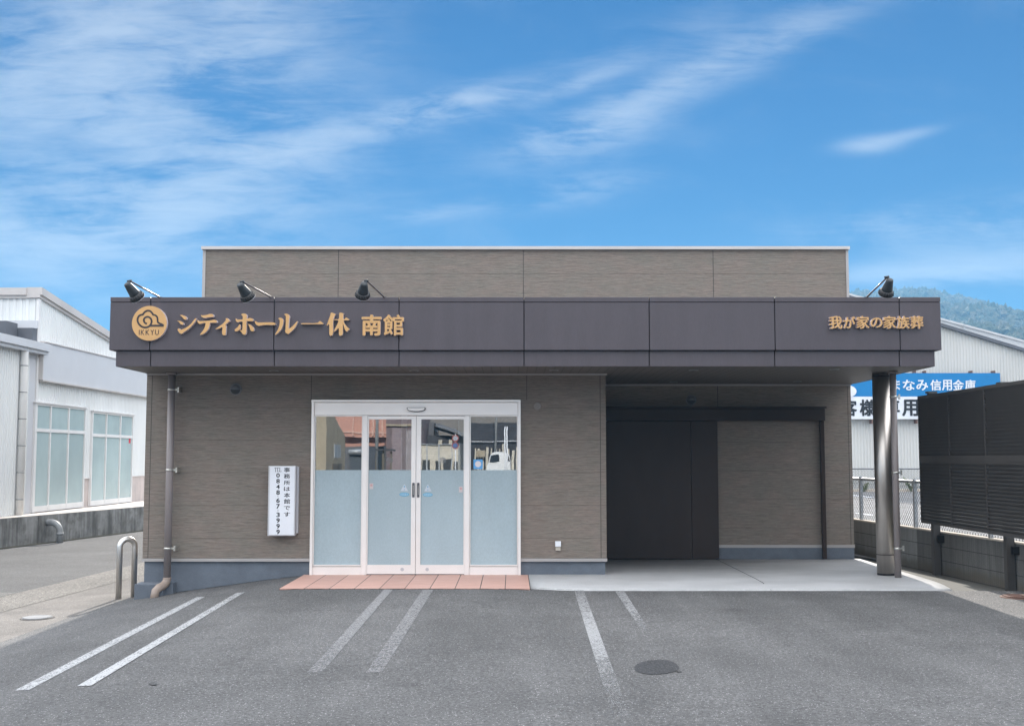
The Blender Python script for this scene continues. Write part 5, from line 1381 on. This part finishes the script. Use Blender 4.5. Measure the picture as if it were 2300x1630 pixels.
t = thing('mauve_house', 'tall mauve grey house mirrored in the left sliding door', 'house', (-6, -42, zs_))
bm = BM(); mbox(bm, 867, 948, 900, 78, 8); obj('wall', bm, M_mauve, t)
bm = BM(); mbox(bm, 880, 904, 960, 77.9, .06); obj('door', bm, pmat('mauve_panel', (0.24, 0.19, 0.20), 0.6), t)
bm = BM(); mbox(bm, 913, 925, 966, 77.9, .06); obj('window', bm, pmat('mauve_panel_pale', (0.28, 0.25, 0.26), 0.6), t)
bm = BM(); mbox(bm, 867, 948, 952, 77.8, .3, None, 956); obj('eave_band', bm, M_beige, t)
t = thing('lean_to', 'low lean-to roof on thin posts mirrored in the left sliding door', 'shelter', (-6, -28, zs_))
a, b = mir(838, 1009, 62), mir(880, 1013, 62); bm = BM(); box(bm, a.x, b.x, a.y - 2, a.y, a.z - .1, a.z); obj('roof', bm, M_drk, t)
for px in (842, 858, 876):
    a = mir(px, 1014, 62); bm = BM(); box(bm, a.x - .05, a.x + .05, a.y - .4, a.y - .3, zs_, a.z - .01); obj('post', bm, M_brown, t)
t = thing('dark_roofed_house', 'house under a dark sloping tile roof mirrored in the right sliding door', 'house', (-4, -50, zs_))
bm = BM(); mbox(bm, 946, 1046, 978, 84, 6); obj('wall', bm, pmat('grey_house_wall', (0.06, 0.062, 0.07), 0.8), t)
a, b, c, d = mir(978, 956, 83), mir(1044, 976, 83), mir(1044, 972, 88), mir(985, 950, 88); bm = BM(); bm.faces.new([bm.verts.new(p) for p in (a, b, c, d)]); bm.faces.new([bm.verts.new(p + Vector((0, 0, -.25))) for p in (a, b, c, d)]); obj('roof', bm, M_drk, t)
bm = BM(); mbox(bm, 946, 976, 948, 85, 5); obj('upper_wall', bm, M_greyroof, t)
bm = BM(); mbox(bm, 985, 993, 987, 83.9, .06, None, 998); mbox(bm, 1008, 1015, 985, 83.9, .06, None, 998); obj('window', bm, M_cream, t)
t = thing('cream_shed', 'low cream shed with dark door openings mirrored in the right sliding door', 'shed', (-4.2, -36, zs_))
bm = BM(); mbox(bm, 946, 1028, 998, 70, 3); obj('wall', bm, M_cream, t); bm = BM(); mbox(bm, 945, 1029, 996.5, 69.8, 3.3, None, 997.8); obj('roof', bm, M_galv, t)
for p0, p1, py in ((948, 966, 1032), (978, 990, 1034), (996, 1014, 1030), (1018, 1027, 1036)):
    bm = BM(); mbox(bm, p0, p1, py, 69.9, .06); obj('door', bm, M_lampb, t)
for p0, p1 in ((958, 961), (985, 988), (1013, 1015)):
    bm = BM(); mbox(bm, p0, p1, 998.5, 69.85, .08); obj('wall_post', bm, M_galv, t)
t = thing('grey_office', 'grey office storey mirrored across the top of the right door panes', 'building', (0, -72, zs_))
bm = BM(); mbox(bm, 946, 1180, 905, 106, 8); obj('wall', bm, pmat('office_grey', (0.20, 0.185, 0.17), 0.8, .1), t)
t = thing('timber_yard', 'dark open shed stacked with upright boards mirrored in the right fixed pane', 'shed', (1, -58, zs_))
bm = BM(); mbox(bm, 1052, 1185, 949, 92, 4); obj('wall', bm, M_drkw, t)
rnd = random.Random(3); bm = BM(); px = 1066
while px < 1165: wd_ = rnd.uniform(2, 7); mbox(bm, px, px + wd_, rnd.uniform(996, 1012), 91.8, .15); px += wd_ + rnd.uniform(1.5, 7)
obj('boards', bm, M_cream, t)
bm = BM(); mbox(bm, 1052, 1185, 989, 91.5, .2, None, 990.2); obj('eave_rail', bm, M_white, t)
bm = BM(); mbox(bm, 1070, 1090, 1011, 91, .5, None, 1026); obj('crate', bm, M_beige, t)
# truck
t = thing('truck', 'white truck cab seen from the side mirrored in the right fixed pane', 'truck', (-0.7, -40, zs_))
tk = lambda px, py: mir(px, py, 2 * GY + 40)
bm = BM(); prof2 = [(1094, 1062), (1094, 1048), (1098, 1041), (1102, 1024), (1106, 1018), (1112, 1016), (1136, 1016), (1143, 1020), (1147, 1036), (1148, 1062)]
pr = [tk(*p) for p in prof2]; zlow = zs_ + 0.55
poly = [(p.x, max(p.z, zlow)) for p in pr]; poly[0] = (poly[0][0], zlow); poly[-1] = (poly[-1][0], zlow)
prism(bm, poly, -40, -41.9); obj('cab', bm, M_twh, t)
bm = BM(); wp = [tk(*p) for p in ((1100.5, 1039), (1104.5, 1023), (1121, 1021.5), (1122, 1035), (1110, 1038.5))]; prism(bm, [(p.x, p.z) for p in wp], -39.985, -39.96); obj('side_window', bm, M_glassd, t)
bm = BM(); wp = [tk(*p) for p in ((1138, 1022), (1142, 1024), (1146, 1037), (1139, 1034))]; prism(bm, [(p.x, p.z) for p in wp], -39.985, -39.96); obj('air_duct', bm, M_drkw, t)
bm = BM(); x0 = poly[-1][0]; box(bm, x0 + .03, x0 + 4.2, -41.9, -40, zs_ + 0.75, zs_ + 1.0); obj('load_bed', bm, M_galv, t)
for x in (poly[0][0] + .75, x0 + 2.8):
    bm = BM(); disc(bm, (x, zs_ + 0.42), 0.42, -39.98, -40.3, 28); obj('wheel', bm, M_lampr, t)
t = thing('gate_post', 'pair of thin white gate posts mirrored in the right fixed pane', 'post', (-0.3, -16, gz(-.3, -16)))
for px in (1134.5, 1139):
    a = mir(px, 958, 2 * GY + 16); bm = BM(); tube(bm, [(a.x, -16, gz(a.x, -16)), (a.x, -16, a.z)], 0.026, 10); obj('post', bm, M_white, t)
# road signs on a post, utility poles
t = thing('road_sign', 'post with two round red and blue road signs mirrored in the right sliding door', 'road sign', (-2.6, -14, gz(-2.6, -14)))
Yv = 2 * GY + 24
a = mir(1022, 983.5, Yv); b = mir(1022, 1000, Yv)
bm = BM(); tube(bm, [(a.x, -24.05, gz(-2.6, -12)), (a.x, -24.05, a.z + .2)], 0.03, 12); obj('post', bm, M_white, t)
M_red = pmat('sign_red', (0.30, 0.045, 0.035), 0.5); M_sblue = pmat('road_sign_blue', (0.06, 0.12, 0.28), 0.5); M_spale = pmat('road_sign_pale', (0.30, 0.33, 0.38), 0.5)
for c, inner in ((a, M_spale), (b, M_sblue)):
    bm = BM(); disc(bm, (c.x, c.z), 0.165, -24.0, -23.98, 32); so_ = obj('sign_plate', bm, M_red, t)
    bm = BM(); disc(bm, (c.x, c.z), 0.122, -23.979, -23.975, 32); obj('sign_centre', bm, inner, t)
for px, r_p in ((1113, 2.6), (846.5, 3.4)):
    Yv = 2 * GY + 45; p = mir(px, 1000, Yv); rr = r_p / F * Yv; bm = BM(); tube(bm, [(p.x, 2 * GY - Yv, -0.3), (p.x, 2 * GY - Yv, 11)], [rr * 1.15, rr * .8], 16)
    solo('utility_pole', bm, M_gpipe, 'grey concrete utility pole mirrored in the ' + ('right fixed pane' if px > 1000 else 'left sliding door'), 'utility pole', 'poles across the street')

# ------------------------------------------------------------------ air
bm = BM(); box(bm, -1600, 1600, -1600, 1300, -3.0, 150.0)
hz_ = bpy.data.materials.new('haze_air'); hz_.use_nodes = True; ht = hz_.node_tree; ht.nodes.clear()
ho = ht.nodes.new('ShaderNodeOutputMaterial'); hv_ = ht.nodes.new('ShaderNodeVolumePrincipled')
hv_.inputs['Color'].default_value = (0.235, 0.53, 0.87, 1); hv_.inputs['Density'].default_value = 0.00064; hv_.inputs['Anisotropy'].default_value = 0.0
ht.links.new(hv_.outputs[0], ho.inputs['Volume'])
hzo = obj('haze', bm, hz_); hzo['kind'] = 'stuff'; hzo['label'] = 'pale haze in the air between the hall and the hill'; hzo['category'] = 'haze'
